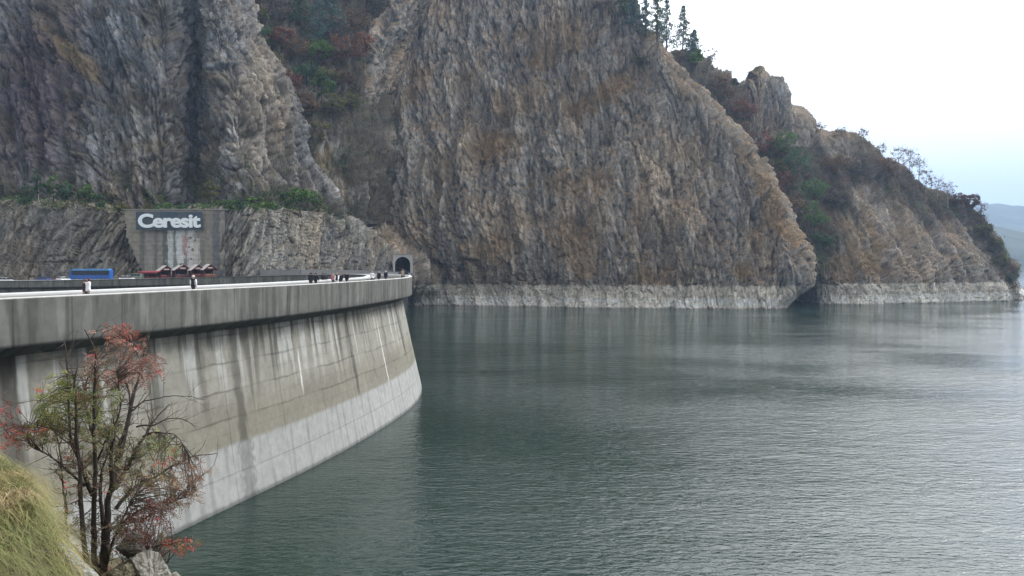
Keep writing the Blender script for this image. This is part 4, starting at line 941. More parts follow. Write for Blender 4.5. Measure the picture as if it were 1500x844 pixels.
for a_ in [
 (58,296,54,22,DGREEN,'broad','slender dark green tree with a pale trunk, leftmost tall one on the ledge',LC+CL,1,True),
 (40,297,32,24,DGREEN,'shrub','dark green bush at the left end of the ledge',LC+CL),
 (80,298,46,24,GREEN,'broad','green tree on the ledge just right of the slender pale trunked one',LC+CL),
 (97,299,36,26,DGREEN,'broad','dark tree in the middle of the ledge thicket left of the sign',LC+CL),
 (124,302,34,30,GREEN,'broad','spreading green tree at the right end of the left ledge thicket',LC+CL),
 (145,304,24,26,DGREEN,'shrub','low dark bush on the ledge just left of the concrete wall',LC+CL),
 (182,306,16,30,OLIVE,'shrub','olive bush above the left edge of the concrete wall',LC+CL),
 (214,306,15,34,OLIVE,'shrub','low olive bush above the left half of the blue sign',LC+CL),
 (243,306,14,30,GREEN,'shrub','low green bush above the middle of the blue sign',LC+CL),
 (270,306,15,28,DGREEN,'shrub','dark bush above the right half of the blue sign',LC+CL),
 (308,305,46,26,OLIVE,'broad','yellowish green tree against the pale buttress, right above the sign',LC+CL),
 (332,305,15,30,GREEN,'shrub','low green bush right of the yellowish tree on the ledge',LC+CL),
 (352,306,17,24,DGREEN,'shrub','dark low bush left of the round bright bush on the ledge',LC+CL),
 (374,306,24,26,BGREEN,'shrub','round bright green bush standing alone on the ledge',LC+CL),
 (396,306,15,28,GREEN,'shrub','low bush between the round bright bush and the bright green trees',LC+CL),
 (424,306,30,28,GREEN,'broad','green tree left of the brightest tree on the ledge',LC+CL),
 (443,306,40,30,BGREEN,'broad','tallest bright green tree at the right end of the ledge',LC+CL),
 (462,306,28,24,GREEN,'broad','green tree right of the brightest tree on the ledge',LC+CL),
 (476,309,18,20,OLIVE,'shrub','last olive bush at the right end of the ledge',LC+CL),
 # gully
 (466,72,76,40,BLUEG,'conifer','tall dark bluish conifer high in the wooded gully',GU),
 (487,50,60,34,BLUEG,'conifer','dark conifer at the top of the frame, right of the tall bluish one',GU),
 (440,38,50,34,DGREEN,'conifer','dark green conifer left of the tall bluish one in the gully',GU),
 (470,100,36,34,BGREEN,'broad','bright yellow green tree in the middle of the gully',GU),
 (472,150,40,32,GREEN,'broad','green tree directly below the bright yellow green one',GU),
 (390,76,34,30,GREEN,'broad','mid green tree near the left edge of the gully',GU),
 (372,44,36,34,OLIVE,'broad','olive tree at the upper left of the gully beside the cliff edge',GU),
 (352,12,34,36,OLIVE,'broad','olive tree at the top of the frame above the left cliff',GU),
 (408,36,40,40,GREYB,'broad','grey brown tree between the olive and dark conifers high in the gully',GU),
 (430,98,44,42,BROWN,'broad','brown tree left of the bright yellow green one',GU),
 (505,98,44,40,RUST,'broad','rust coloured tree right of the bright yellow green one',GU),
 (527,88,40,36,RUST,'broad','rust coloured tree at the right edge of the gully beside the great face',GU),
 (520,52,36,42,BROWN,'broad','brown tree above the rust coloured pair in the gully',GU),
 (556,28,34,44,GREYB,'broad','grey brown tree at the top right corner of the gully',GU),
 (540,0,34,40,GREYB,'broad','grey brown crown cut by the top of the frame beside the great face',GU),
 (402,116,38,34,OLIVE,'broad','olive tree hugging the left cliff halfway down the gully',GU),
 (424,146,34,34,RUST,'broad','rusty tree below the brown one on the left of the gully',GU),
 (445,172,34,34,BROWN,'broad','brown tree left of the lower green one in the gully',GU),
 (488,176,34,34,OLIVE,'broad','olive tree right of the lower green one in the gully',GU),
 (462,205,30,36,OLIVE,'shrub','lowest olive thicket tree at the mouth of the gully',GU),
 (424,186,30,30,OLIVE,'shrub','olive bush against the left cliff low in the gully',GU),
 (500,130,30,36,BROWN,'broad','brown tree between the rust coloured one and the great face',GU),
 (386,108,34,36,GREYB,'broad','grey brown tree between the left cliff edge and the brown gully trees',GU),
 (412,76,34,36,RUST,'broad','rusty tree beside the mid green one near the left edge of the gully',GU),
 (448,128,34,36,DGREEN,'broad','dark green tree left of the tree under the bright yellow green one',GU),
 (497,64,38,38,GREYB,'broad','grey brown tree between the bluish conifers and the rust coloured pair',GU),
 (515,168,30,36,OLIVE,'broad','olive tree at the foot of the great face low in the gully',GU),
 (385,4,36,40,BROWN,'broad','brown crown at the top of the frame between olive and grey brown trees',GU),
 (506,10,36,40,BROWN,'broad','brown crown at the top of the frame right of the dark conifers',GU),
 (476,128,26,34,OLIVE,'broad','small olive tree between the bright yellow green and the lower green one',GU),
 # top of the great face
 (912,22,44,26,DGREEN,'conifer','conifer leftmost of the clump on top of the great face',MO+PR),
 (928,40,46,24,BLUEG,'conifer','bluish conifer second from the left on top of the great face',MO+PR),
 (944,52,66,28,BLUEG,'conifer','tall conifer cut by the top of the frame on the great face',MO+PR),
 (962,60,70,30,DGREEN,'conifer','tall dark conifer in the middle of the skyline clump',MO+PR),
 (982,68,70,32,BLUEG,'conifer','tall conifer standing against the white sky',MO+PR),
 (1000,72,62,30,DGREEN,'conifer','conifer at the right end of the skyline clump',MO+PR),
 (1018,82,40,26,BLUEG,'conifer','short conifer below the right end of the skyline clump',MO+PR),
 (1022,100,22,22,BGREEN,'broad','small pale green tree below the skyline conifers',MO+PR),
 (1047,98,30,14,GREYB,'bare','thin bare tree on the skyline right of the conifers',PR),
 (1079,131,17,12,OLIVE,'broad','tiny round tree alone on the skyline left of the rock pinnacle',PR),
 (935,100,22,34,OLIVE,'shrub','olive bush on the rim near the top of the great face',MO),
 (880,26,24,40,GREYB,'broad','grey brown bushy tree left of the skyline conifers',MO+PR),
 (1113,112,16,14,OLIVE,'bare','tiny bare tree on the tip of the rock pinnacle',PR),
 # right gully
 (1060,150,34,38,BROWN,'broad','brown tree highest in the right gully below the skyline',PR),
 (1090,182,36,40,RUST,'broad','rust brown tree below the saddle left of the rock pinnacle',PR),
 (1082,215,34,34,BROWN,'broad','brown tree against the ribbed edge of the great face, upper right gully',PR),
 (1115,232,38,38,RUST,'broad','rusty tree in the middle of the right gully',PR),
 (1150,232,36,36,GREEN,'broad','green tree highest of the green group in the right gully',PR),
 (1172,262,42,40,DGREEN,'broad','dark green tree in the middle of the right gully',PR),
 (1112,268,34,34,BROWN,'broad','brown tree left of the dark green one in the right gully',PR),
 (1140,290,38,38,RUST,'broad','rust coloured tree below the dark green one',PR),
 (1135,262,28,30,OLIVE,'broad','olive tree between rust and dark green crowns',PR),
 (1195,302,40,36,GREEN,'broad','green tree on the right side of the gully above the lowest one',PR),
 (1160,322,36,36,BROWN,'broad','brown tree beside the ribbed edge low in the right gully',PR),
 (1192,345,46,36,GREEN,'broad','large green tree lowest in the right gully',PR),
 (1205,372,34,30,DGREEN,'broad','dark green tree near the cave at the foot of the gully',PR),
 (1222,262,34,40,BROWN,'broad','brown tree under the second rocky knoll',PR),
 (1225,305,34,36,GREYB,'broad','grey brown tree right of the green ones on the headland',PR),
 (1262,262,30,40,GREYB,'broad','grey brown tree below the middle of the rocky knoll',PR),
 (1295,262,28,34,BROWN,'broad','brown tree at the right foot of the rocky knoll',PR),
 # skyline of the headland
 (1205,196,17,14,GREYB,'bare','small bare tree in the notch left of the rocky knoll',PR),
 (1228,196,15,16,GREYB,'bare','small bare tree on the left shoulder of the rocky knoll',PR),
 (1268,206,16,14,GREYB,'bare','small bare tree on top of the rocky knoll',PR),
 (1294,226,16,18,GREYB,'bare','small bare tree on the right shoulder of the rocky knoll',PR),
 (1316,244,30,22,GREYB,'bare','bare tree uppermost on the headland crest right of the knoll',PR),
 (1330,252,32,24,GREYB,'bare','second bare tree down the headland crest from the knoll',PR),
 (1344,262,30,24,OLIVE,'bare','sparse olive tree third down the headland crest',PR),
 (1360,282,30,18,GREYB,'bare','tallest pale bare tree on the headland crest',PR,None,True),
 (1376,290,32,20,GREYB,'bare','pale bare tree right beside the tallest one on the crest',PR,None,True),
 (1390,297,34,20,GREYB,'bare','bare tree midway between the pale pair and the brown crown',PR,None,True),
 (1404,304,22,22,BROWN,'broad','rounded brown tree midway down the headland crest',PR),
 (1420,312,24,20,BROWN,'broad','brown tree just below the rounded one on the crest',PR),
 (1434,330,32,16,GREYB,'bare','thin upright tree standing clear against the blue hills',PR),
 (1442,352,26,20,OLIVE,'broad','olive tree above the steep end of the headland',PR),
 (1456,374,26,20,OLIVE,'broad','leaning olive tree on the end of the headland',PR),
 (1466,396,26,20,OLIVE,'broad','olive brown tree lowest at the tip of the headland',PR),
 (1474,410,16,14,GREYB,'bare','small bare tree hanging over the water at the tip',PR),
]:
    tree(*a_[:7], names=a_[7], dens_=(a_[8] if len(a_) > 8 and a_[8] else 1.0), pale=(len(a_) > 9 and a_[9]))
# fallen pale trunks in the right gully
for (x0_, y0_, x1_, y1_, lb) in ((1156,312,1176,300,'bleached fallen trunk leaning out of the right gully, upper of two'), (1163,318,1169,306,'short bleached fallen trunk leaning in the right gully, lower of two'), (1258,250,1262,232,'white dead trunk standing under the rocky knoll')):
    g_ = ground_at(x0_, y0_, PR, 8)
    if g_ is not None:
        D = g_[1]-5; e_ = at(x1_, y1_, D); s_ = at(x0_, y0_, D+4); mb = MB(); ax_ = e_-s_
        mb.tube([(0,0,0), tuple(ax_*.5+np.array([.1,0,.15])), tuple(ax_)], [.28, .2, .08], 7)
        for f in (.5, .7, .85): mb.tube([tuple(ax_*f), tuple(ax_*f+np.array([.8*(f-.6)*4, .2, 1.1]))], [.07, .02], 4)
        o = mb.build('dead_trunk', M_PBARK); o.location = tuple(s_); tag(o, lb, 'dead tree')
# scrub and undergrowth (nobody could count it)
def scrub(name, label, which, n, cols, size, sel, per=8, spread=1.0, hgt=1.0):
    VV = []; CC = []
    for (nm, P_, vm_, up_, px_, py_, g_) in VEG:
        if nm not in which: continue
        w_ = sel(nm, P_, vm_, up_, px_, py_, g_); w_ = np.where((px_ > -60) & (px_ < 1560) & (py_ > -60), w_, 0); 
        if w_.sum() <= 0: continue
        m_ = int(n*which[nm]); ids = rg.choice(len(P_), m_, p=w_/w_.sum()); base_ = P_[ids]
        kk = smooth(-.5, .5, fbm(base_[:, 0]/14, base_[:, 2]/14, 77, 3))*(len(cols)-1)+rg.normal(size=m_)*.6; ci = np.clip(np.round(kk), 0, len(cols)-1).astype(int)
        tone = rg.uniform(.65, 1.35, m_)
        cen = (base_[:, None]+rg.normal(size=(m_, per, 3))*np.array([spread, spread, spread*.6])+np.array([0, 0, hgt*.5])).reshape(-1, 3)
        col_ = np.repeat(np.array(cols)[ci]*tone[:, None], per, 0)
        V, c_ = leaf_quads(cen, size, rg, col_); VV.append(V); CC.append(c_)
    V = np.concatenate(VV); tag(mesh_np(name, V, np.arange(len(V)).reshape(-1, 4), M_LEAF, np.concatenate(CC)), label, kind='stuff')
scrub('undergrowth', 'brown and green undergrowth of the wooded gullies', {'gully': .38, 'promontory': .62}, 19000, [BROWN, RUST, GREYB, BROWN, OLIVE, DGREEN, GREEN], .36, lambda nm, P_, vm_, up_, px_, py_, g_: vm_**1.5, per=10, spread=.9, hgt=.8)
scrub('ledge_scrub', 'low green scrub on the ledges of the left cliffs', {'cliff': .6, 'lower_cliff': .4}, 3600, [OLIVE, GREEN, DGREEN, GREEN], .34,
      lambda nm, P_, vm_, up_, px_, py_, g_: (vm_**2*(py_ > 170)*(.3+smooth(255, 300, py_)) if nm == 'cliff' else (up_ > .6)*(py_ < 311)*1.0), per=8, spread=.8, hgt=.7)
scrub('dry_grass', 'tufts of dry orange brown grass on the rock ledges', {'mountain': .6, 'promontory': .25, 'cliff': .15}, 9000, [(.20,.12,.055), (.17,.11,.055), (.14,.10,.05), (.15,.12,.06)], .28, lambda nm, P_, vm_, up_, px_, py_, g_: g_**2*(P_[:, 2] > -9), per=6, spread=.8, hgt=.4)
# ------------------------------------------------------------------ near bank
def bank_z(X, Y):
    # plateau edge runs from the right foot of the camera forward to the left
    ed = np.interp(Y, [0, 3, 4.6, 5.5, 6.5, 7, 9, 14], [-1.5, -2.45, -2.85, -3.42, -4.15, -4.7, -6.4, -11.0])
    d = (X-ed)*.80
    z = -1.62-.05*(Y-5)-.10*np.clip(-d, 0, 30)*-1.6
    drop = np.where(d > 0, 0, 0)
    dd = np.clip(d, 0, None)
    z = z-np.where(dd < .8, 2.5*dd, 2.0+(dd-.8)*.22+np.clip(dd-2.7, 0, None)*1.7)
    z = z-np.clip(Y-11.2, 0, None)*1.5
    return z+.10*fbm(X/.9, Y/.9, 401, 4)+.22*fbm(X/3, Y/3, 402, 3)
xs = np.linspace(-30, 16, 500); ys = np.linspace(-6, 26, 420); XX, YY = np.meshgrid(xs, ys); ZZ = np.maximum(bank_z(XX, YY), -26)
c = np.array([.085, .070, .042])[None, None]*(1+.5*fbm(XX/.5, YY/.5, 403, 4))[..., None]
tag(mesh_np('bank', np.stack([XX, YY, ZZ], 2).reshape(-1, 3), grid_faces(420, 500), M_LAND, np.clip(c, .02, .4).reshape(-1, 3), sm=True), 'grassy bank the photographer stands on', kind='structure')
# --- long drooping grass
def hair_blades(name, label, n, sel, L0, w0, cols, seed, droop=1.0):
    r = np.random.default_rng(seed); X = r.uniform(-9.5, 0.5, n*4); Y = r.uniform(2.2, 12.5, n*4); k = sel(X, Y, r); X, Y = X[k][:n], Y[k][:n]; m_ = len(X)
    Z = bank_z(X, Y); th = vnoise(X/1.1, Y/1.1, 411)*2.2+.1+r.normal(size=m_)*.55          # combed by wind and slope, downhill to the right
    dx, dy = np.cos(th), np.sin(th)-.35; L_ = L0*r.uniform(.5, 1.25, m_)*(1+.5*vnoise(X/.7, Y/.7, 412)); w_ = w0*r.uniform(.6, 1.3, m_)
    seg = 5; V = np.zeros((m_, seg, 2, 3)); up0 = r.uniform(.7, 1.2, m_); 
    for i in range(seg):
        t_ = i/(seg-1); fx = L_*(.75*t_**1.2); fz = L_*(up0*t_*.75-droop*.95*t_**2.1)
        cx_, cy_, cz = X+dx*fx, Y+dy*fx, Z+fz; ww = w_*(1-t_)**.7
        V[:, i, 0] = np.stack([cx_-dy*ww, cy_+dx*ww, cz], 1); V[:, i, 1] = np.stack([cx_+dy*ww, cy_-dx*ww, cz+ww*.3], 1)
    kk = np.clip(smooth(-.45, .45, vnoise(X/.8, Y/.8, 413)+.5*vnoise(X/.25, Y/.25, 415))*(len(cols)-1)+r.normal(size=m_)*.55, 0, len(cols)-1); lo = np.floor(kk).astype(int); hi = np.minimum(lo+1, len(cols)-1); f = (kk-lo)[:, None]
    ca = np.array(cols); cc = (ca[lo]*(1-f)+ca[hi]*f)*r.uniform(.7, 1.3, (m_, 1)); C_ = np.repeat(np.repeat(cc[:, None], seg, 1)[:, :, None], 2, 2)
    b0 = np.arange(m_)[:, None]*seg*2+np.arange(seg-1)[None]*2; b0 = b0.ravel(); F_ = np.stack([b0, b0+1, b0+3, b0+2], 1)
    tag(mesh_np(name, V.reshape(-1, 3), F_, M_GRASS, C_.reshape(-1, 3)), label, kind='stuff')
M_GRASS = attr_mat('grass_blades', .75, (1, 1, 1), .1, leaf=True, detail=2)
GC = [(.15,.165,.06), (.23,.21,.09), (.34,.27,.13), (.26,.20,.10), (.40,.32,.18)]
def edge_d(X, Y): return (X-np.interp(Y, [0, 3, 4.6, 5.5, 6.5, 7, 9, 14], [-1.5, -2.45, -2.85, -3.42, -4.15, -4.7, -6.4, -11.0]))*.8
hair_blades('grass', 'long yellow green grass drooping over the bank', 60000, lambda X, Y, r: (edge_d(X, Y) < .22+.25*r.random(len(X))) & (project(np.stack([X, Y, bank_z(X, Y)], 1))[0] > -260), .36, .0030, GC, 5)
hair_blades('bank_weeds', 'thin dull weeds on the slope under the rowan', 9000, lambda X, Y, r: (edge_d(X, Y) > .2) & (edge_d(X, Y) < 3.0) & (Y < 10.5) & (r.random(len(X)) < .8), .22, .0026, [(.10,.10,.05), (.13,.10,.06), (.16,.12,.07), (.07,.075,.035)], 6, .7)
hair_blades('dry_stalks', 'pale dead stalks standing in the bank grass', 900, lambda X, Y, r: (edge_d(X, Y) < .3) & (project(np.stack([X, Y, bank_z(X, Y)], 1))[0] > -200), .62, .0024, [(.34,.28,.18), (.42,.36,.25), (.20,.15,.09)], 8, .45)
# --- boulders
def boulder(px, py, D, sx, sy, sz, seed, label, rot=(0, 0, 0), cut=1.0, c0=(.27, .255, .22), point=0):
    n1, n2 = 120, 180; th = np.linspace(0.001, math.pi-.001, n1)[:, None]; ph = np.linspace(0, 2*math.pi, n2)[None]
    d = np.stack([np.sin(th)*np.cos(ph), np.sin(th)*np.sin(ph), np.cos(th)*np.ones_like(ph)], 2)
    r = np.random.default_rng(seed); R = np.full(d.shape[:2], 9.)
    for i in range(26):
        nn = r.normal(size=3); nn /= np.linalg.norm(nn); q = (d@nn); R = np.minimum(R, np.where(q > .05, r.uniform(.62, 1.0)/np.maximum(q, .05), 9))
    R = np.minimum(R, 1.35); u, v = ph*3+0*th, th*4+0*ph
    R = R*(1+.07*np.minimum(fbm(d[..., 0]*3, d[..., 2]*3+d[..., 1]*2, seed, 5), .5)); R = R-.07*np.abs(ridged(d[..., 0]*4+d[..., 1], d[..., 2]*4, seed+5, 4))
    P_ = d*R[..., None]*np.array([sx, sy, sz])
    if point: P_[..., 0] *= np.clip(1-P_[..., 2]/(sz*1.15)*.8, .1, 2)
    P_ = P_@np.array(Euler([R_(a_) for a_ in rot]).to_matrix()).T
    cc = np.array(c0)[None, None]*(1+.5*fbm(d[..., 0]*5, d[..., 2]*5+d[..., 1]*3, seed+9, 5)[..., None]); lich = smooth(.1, .4, fbm(d[..., 0]*4+7, d[..., 2]*6, seed+12, 4))[..., None]
    cc = cc*(1-.6*smooth(.35, .8, ridged(d[..., 0]*5, d[..., 2]*5+d[..., 1]*3, seed+6, 3)))[..., None]
    cc = cc*(1-.55*lich)+np.array([.13, .12, .07])*.55*lich
    o = mesh_np('boulder', P_.reshape(-1, 3), grid_faces(n1, n2)[:, ::-1], M_STONE, np.clip(cc, .03, .6).reshape(-1, 3)); o.location = tuple(at(px, py, D)); tag(o, label, 'rock'); return o
M_STONE = attr_mat('near_stone', .9, (9, 9, 9), .35, .8, .02, detail=9)
boulder(112, 834, 5.35, .085, .13, .24, 3, 'pointed grey slab of rock at the edge of the grass', (0, -28, 20), c0=(.24, .25, .22), point=1)
boulder(226, 846, 9.6, .30, .30, .22, 9, 'lumpy pale rock at the bottom edge right of the rowan stems', (10, 20, 10))
boulder(243, 868, 9.5, .34, .36, .28, 12, 'lower pale rock cut by the bottom of the frame, nearest the water', (0, 10, 60))
boulder(180, 848, 9.5, .30, .34, .24, 15, 'mossy brown rock at the foot of the rowan stems', (0, -15, 40), c0=(.17, .15, .10))
boulder(196, 800, 10.1, .26, .24, .20, 19, 'small pale rock behind the lumpy one under the dead brush', (0, 15, 80), c0=(.26, .25, .22))
# --- the rowan
DT = 10.0
rw = empty('rowan_tree', tuple(at(150, 838, DT))); org = np.array(rw.location)
tag(rw, 'many stemmed rowan with reddening leaves and red berries in front of the dam', 'tree')
def T3(px, py, dD=0.0): return at(px, py, DT+dD)-org
rr_ = random.Random(4)
stems = [
 [(146,845),(140,823),(139,775),(139,727),(138,670),(137,622),(139,560),(141,521),(126,488)],
 [(152,842),(153,813),(158,770),(158,737),(165,708),(163,680),(165,655),(168,641),(166,610)],
 [(165,712),(175,675),(184,641),(194,593),(200,575),(207,555),(213,526),(223,495)],
 [(168,716),(180,695),(192,670),(203,652),(215,636),(228,615),(235,608),(251,591)],
 [(137,727),(126,700),(115,670),(107,650),(103,632),(98,574),(97,521),(95,496)],
 [(124,712),(105,694),(86,675),(70,662),(48,652)],
 [(97,752),(94,735),(91,718),(87,680),(84,641)],
 [(130,845),(127,823),(122,747),(120,680),(116,640),(115,598),(113,560),(116,536)],
 [(170,745),(186,725),(200,715),(211,708),(230,697),(249,684),(268,676),(285,668),(318,664)],
 [(193,602),(205,592),(215,588),(235,584),(254,581),(280,581),(303,586)],
 [(200,625),(215,622),(230,620),(250,612),(268,611),(290,620)],
 [(210,640),(225,634),(240,634),(258,636),(268,648),(276,664)],
 [(158,780),(175,768),(190,757),(201,748),(225,738),(250,735),(285,720)],
 [(152,842),(162,800),(172,770),(185,740),(195,722)],
 [(139,690),(150,660),(160,640),(172,615),(178,590),(176,560),(170,545)],
 [(138,640),(128,610),(122,580),(130,545),(152,520),(170,500),(182,480)],
 [(207,555),(205,530),(195,510),(185,498),(172,488)],
 [(120,690),(110,660),(90,640),(70,625),(40,625),(10,640)],
 [(152,842),(175,832),(200,815),(225,803),(262,797)],
 [(150,842),(152,800),(150,760),(148,720),(150,690),(156,668),(162,640)],
 [(96,750),(99,790),(104,830),(110,848)],
 [(166,700),(170,660),(186,620),(188,580),(180,545),(190,520),(200,505)],
]
rad0 = [.040,.052,.036,.030,.030,.018,.018,.036,.026,.012,.012,.012,.014,.022,.016,.018,.014,.014,.014,.036,.018,.018]
tb = MB(); anchors = []; twig_pts = []
for si, st_ in enumerate(stems):
    dd = rr_.uniform(-.45, .35); dd2 = dd+rr_.uniform(-.5, .5)
    pts = [T3(x+rr_.uniform(-1, 1), y, (dd if si > 1 else 0)*(i/(len(st_)-1))**.5+(dd2-dd)*i/(len(st_)-1)) for i, (x, y) in enumerate(st_)]
    dense = cr(np.array(pts), len(pts)*4); m_ = len(dense); dense += np.cumsum(np.random.default_rng(si).normal(size=(m_, 3))*.0035, 0)
    rad = [rad0[si]*(1-.82*i/(m_-1)) for i in range(m_)]
    tb.tube(dense, rad, 8 if rad0[si] > .02 else 5)
    for i in range(2, m_): anchors.append((dense[i], dense[i]-dense[i-1], rad[i]))
tb.build('trunk', simple('rowan_bark', (.052, .045, .038), .9, .35, 14, bump=.5), rw, sm=True)
A_ = np.array([a_[0] for a_ in anchors])
# twigs reach from the stems to the leafy zones
zones = [  # px, py, rx, ry, colours, leaves, red, bare twigs
 (84,585,32,38,[(.22,.25,.08),(.27,.26,.09),(.16,.21,.07)],64,0), (70,630,36,20,[(.15,.17,.06),(.22,.16,.07)],38,0), (152,600,24,38,[(.17,.22,.08),(.24,.23,.09)],34,0), (122,620,30,40,[(.19,.21,.08),(.24,.20,.09)],34,0),
 (176,488,20,9,[(.28,.10,.07),(.32,.17,.13)],24,1), (188,507,26,10,[(.30,.15,.12),(.32,.21,.16)],30,1), (222,535,24,18,[(.28,.16,.13),(.26,.15,.12)],38,1), (150,535,34,16,[(.28,.16,.13),(.22,.16,.10)],44,1), (172,558,26,16,[(.28,.17,.13)],26,1), (205,545,22,16,[(.28,.15,.12)],26,1), (138,575,22,20,[(.26,.15,.10),(.15,.14,.07)],18,0),
 (236,656,26,13,[(.19,.24,.10),(.23,.25,.10)],30,0), (210,672,24,20,[(.13,.15,.07),(.18,.14,.08)],22,0), (225,700,36,18,[(.24,.17,.08),(.17,.16,.07),(.27,.16,.09)],50,0), (272,700,34,20,[(.25,.17,.11),(.23,.16,.12)],52,0), (286,716,20,22,[(.27,.17,.13),(.22,.15,.10)],38,0),
 (260,735,30,20,[(.24,.13,.10),(.15,.13,.08)],30,0), (150,665,50,40,[(.19,.20,.09),(.24,.19,.10)],40,0), (110,700,30,40,[(.15,.13,.07),(.18,.12,.08)],22,0), (230,755,26,22,[(.17,.055,.045),(.14,.06,.045)],50,0), (205,780,24,18,[(.16,.07,.05)],30,0), (270,800,24,12,[(.22,.18,.07),(.30,.12,.07)],22,1),
 (20,640,34,16,[(.20,.12,.07),(.26,.10,.08)],30,1), (0,600,16,26,[(.24,.10,.09)],16,1), (150,790,50,26,[(.16,.15,.08),(.18,.13,.08)],30,0), (185,705,30,30,[(.16,.15,.08),(.24,.15,.09)],26,0), (100,760,30,30,[(.16,.12,.07)],16,0)]
tw = MB(); LV = []; LC_ = []; rng = np.random.default_rng(21)
def pinnate(p, d, L_, col, n=6):
    """a rowan leaf: a drooping midrib with pairs of narrow leaflets"""
    d = d/np.linalg.norm(d); up = np.array([0, 0, 1.]); s_ = np.cross(d, up); s_ = s_/(np.linalg.norm(s_)+1e-6); s_ = s_*math.cos(tw_)+np.cross(d, s_)*math.sin(tw_) if (tw_ := rng.uniform(-1, 1)) is not None else s_
    for i in range(n):
        t_ = .25+.75*i/(n-1); b_ = p+d*L_*t_+np.array([0, 0, -.35*L_*t_*t_]); 
        for sg_ in ((-1, 1) if i < n-1 else (0,)):
            v = (s_*sg_*.9+d*(.45 if sg_ else 1.))*L_*.36; w_ = np.cross(v, np.cross(s_, d)); w_ = w_/(np.linalg.norm(w_)+1e-9)*L_*.075
            tip = b_+v+np.array([0, 0, -.03*L_]); mid = b_+v*.5
            LV.append(np.array([b_, mid-w_, tip, mid+w_])); LC_.append(np.repeat((np.array(col)*rng.uniform(.75, 1.3))[None], 4, 0))
for (zx, zy, rx, ry, cols, nl, red) in zones:
    for k in range(int(nl*(.8 if red or zx > 215 else 1.6))):
        a_ = rng.uniform(0, 6.28); r_ = math.sqrt(rng.uniform(0, 1)); tgt = T3(zx+rx*r_*math.cos(a_), zy+ry*r_*math.sin(a_), rng.uniform(-.7, .7))
        d_ = np.linalg.norm(A_-tgt, axis=1); j_ = rng.choice(np.argsort(d_)[:6]); s_ = A_[j_]
        v = tgt-s_
        if np.linalg.norm(v) > 1.4: continue
        mid = s_+v*.5+rng.normal(size=3)*.04+np.array([0, 0, .05]); tw.tube([s_, mid, tgt], [.0055, .004, .0022], 4, cap=False)
        for q in range(rng.integers(2, 5)):
            f = rng.uniform(.35, 1.0); b_ = s_*(1-f)**2+2*mid*f*(1-f)+tgt*f*f; dd = rng.normal(size=3)*.9+v/np.linalg.norm(v)*.6; pinnate(b_, dd, rng.uniform(.07, .115), cols[rng.integers(len(cols))], 5)
# bare twig ends
for k in range(420):
    p_, d_, r_ = anchors[rng.integers(len(anchors))]
    d_ = d_/np.linalg.norm(d_); v = d_*.6+rng.normal(size=3)*.55+np.array([0, 0, .25]); L_ = rng.uniform(.12, .42); v = v/np.linalg.norm(v)*L_
    q = p_+v*.5+rng.normal(size=3)*.02; e_ = p_+v+rng.normal(size=3)*.04; rr0 = min(.007, r_*.6); tw.tube([p_, q, e_], [rr0, rr0*.6, rr0*.3], 4, cap=False)
    if L_ > .22: tw.tube([q, q+v*.3+rng.normal(size=3)*.05], [rr0*.5, rr0*.25], 3, cap=False)
tw.build('twigs', simple('twig_bark', (.085, .065, .055), .9, .3, 10), rw)
M_RLEAF = attr_mat('rowan_leaves', .6, (14, 14, 14), .2, leaf=True, detail=2)
V = np.concatenate(LV); mesh_np('foliage', V, np.arange(len(V)).reshape(-1, 4), M_RLEAF, np.concatenate(LC_), parent=rw)
M_BERRY = simple('red_berries', (.62, .028, .035), .35, .15, 12, spec=.5)
ico = bmesh.new(); bmesh.ops.create_icosphere(ico, subdivisions=1, radius=1); IV = np.array([v.co for v in ico.verts]); IF = np.array([[v.index for v in f.verts] for f in ico.faces]); ico.free()
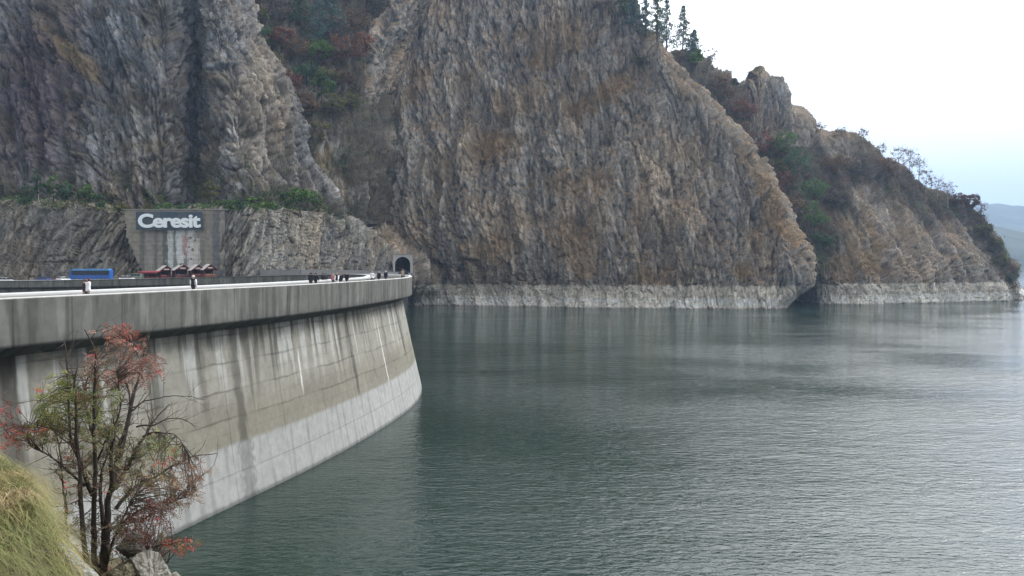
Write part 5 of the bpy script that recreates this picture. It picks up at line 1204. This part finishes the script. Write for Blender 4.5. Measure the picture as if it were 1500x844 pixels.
for (bx, by, n_) in [(62,571,16),(62,630,16),(45,632,20),(30,637,16),(12,640,14),(14,650,18),(2,602,14),(2,622,16),(4,658,12),(98,672,14),(104,664,14),(95,704,16),(96,714,12),(93,748,18),(88,750,12),(100,735,14),(120,674,14),(154,722,14),(252,660,16),(232,680,14),(240,681,14),(252,672,10),(174,807,34),(180,803,20),(145,825,22),(152,834,24),(164,838,22),(152,845,14),(255,795,20),(262,806,22),(270,797,16),(280,803,14),(264,812,14),(275,790,12),(246,796,12),(183,476,10),(180,500,12),(205,510,12),(232,545,12),(160,545,10),(210,530,10),(138,520,10),(230,760,10),(28,655,10),(176,560,9)]:
    cc = T3(bx, by, rng.uniform(-.3, .3)); vs = []; fs = []
    for i in range(n_):
        p_ = cc+rng.normal(size=3)*np.array([.034, .034, .018])*(.6+n_/30); vs.append(IV*rng.uniform(.0065, .0095)+p_); fs.append(IF+len(IV)*i)
    mesh_np('berry_cluster', np.concatenate(vs), np.concatenate(fs), M_BERRY, sm=True, parent=rw)
# --- dead brush behind the stems
bt = MB(); LV = []; LC_ = []; base_ = at(212, 836, 10.4); 
for k in range(60):
    e_ = at(rng.uniform(178, 262), rng.uniform(728, 815), 10.4+rng.uniform(-.4, .5))-base_; s_ = rng.normal(size=3)*np.array([.10, .10, .02]); mid = (s_+e_)*.5+rng.normal(size=3)*.06; bt.tube([s_, mid, e_], [.007, .005, .002], 4, cap=False)
    for q in range(4): f = rng.uniform(.4, 1); pinnate(s_*(1-f)**2+2*mid*f*(1-f)+e_*f*f, rng.normal(size=3), rng.uniform(.05, .08), [(.13,.055,.042), (.10,.045,.035), (.19,.10,.07)][rng.integers(3)], 4)
db = empty('dry_shrub', tuple(base_)); tag(db, 'dry dark red brown shrub right behind the rowan stems above the rocks', 'shrub')
bt.build('stems', simple('dry_stems', (.08, .045, .035), .9), db); V = np.concatenate(LV); mesh_np('foliage', V, np.arange(len(V)).reshape(-1, 4), M_RLEAF, np.concatenate(LC_), parent=db)
# ------------------------------------------------------------------ air
m = bpy.data.materials.new('air'); m.use_nodes = True; nt = m.node_tree; nt.nodes.clear()
o_ = nt.nodes.new('ShaderNodeOutputMaterial'); v_ = nt.nodes.new('ShaderNodeVolumePrincipled')
v_.inputs['Color'].default_value = (.50, .69, 1.0, 1); v_.inputs['Density'].default_value = 1.3e-4; v_.inputs['Anisotropy'].default_value = .2
nt.links.new(v_.outputs[0], o_.inputs['Volume'])
mb = MB(); mb.box(-740, 8940, -100, 8980, -29, 900)
tag(mb.build('haze', m), 'pale haze over the lake', kind='stuff')
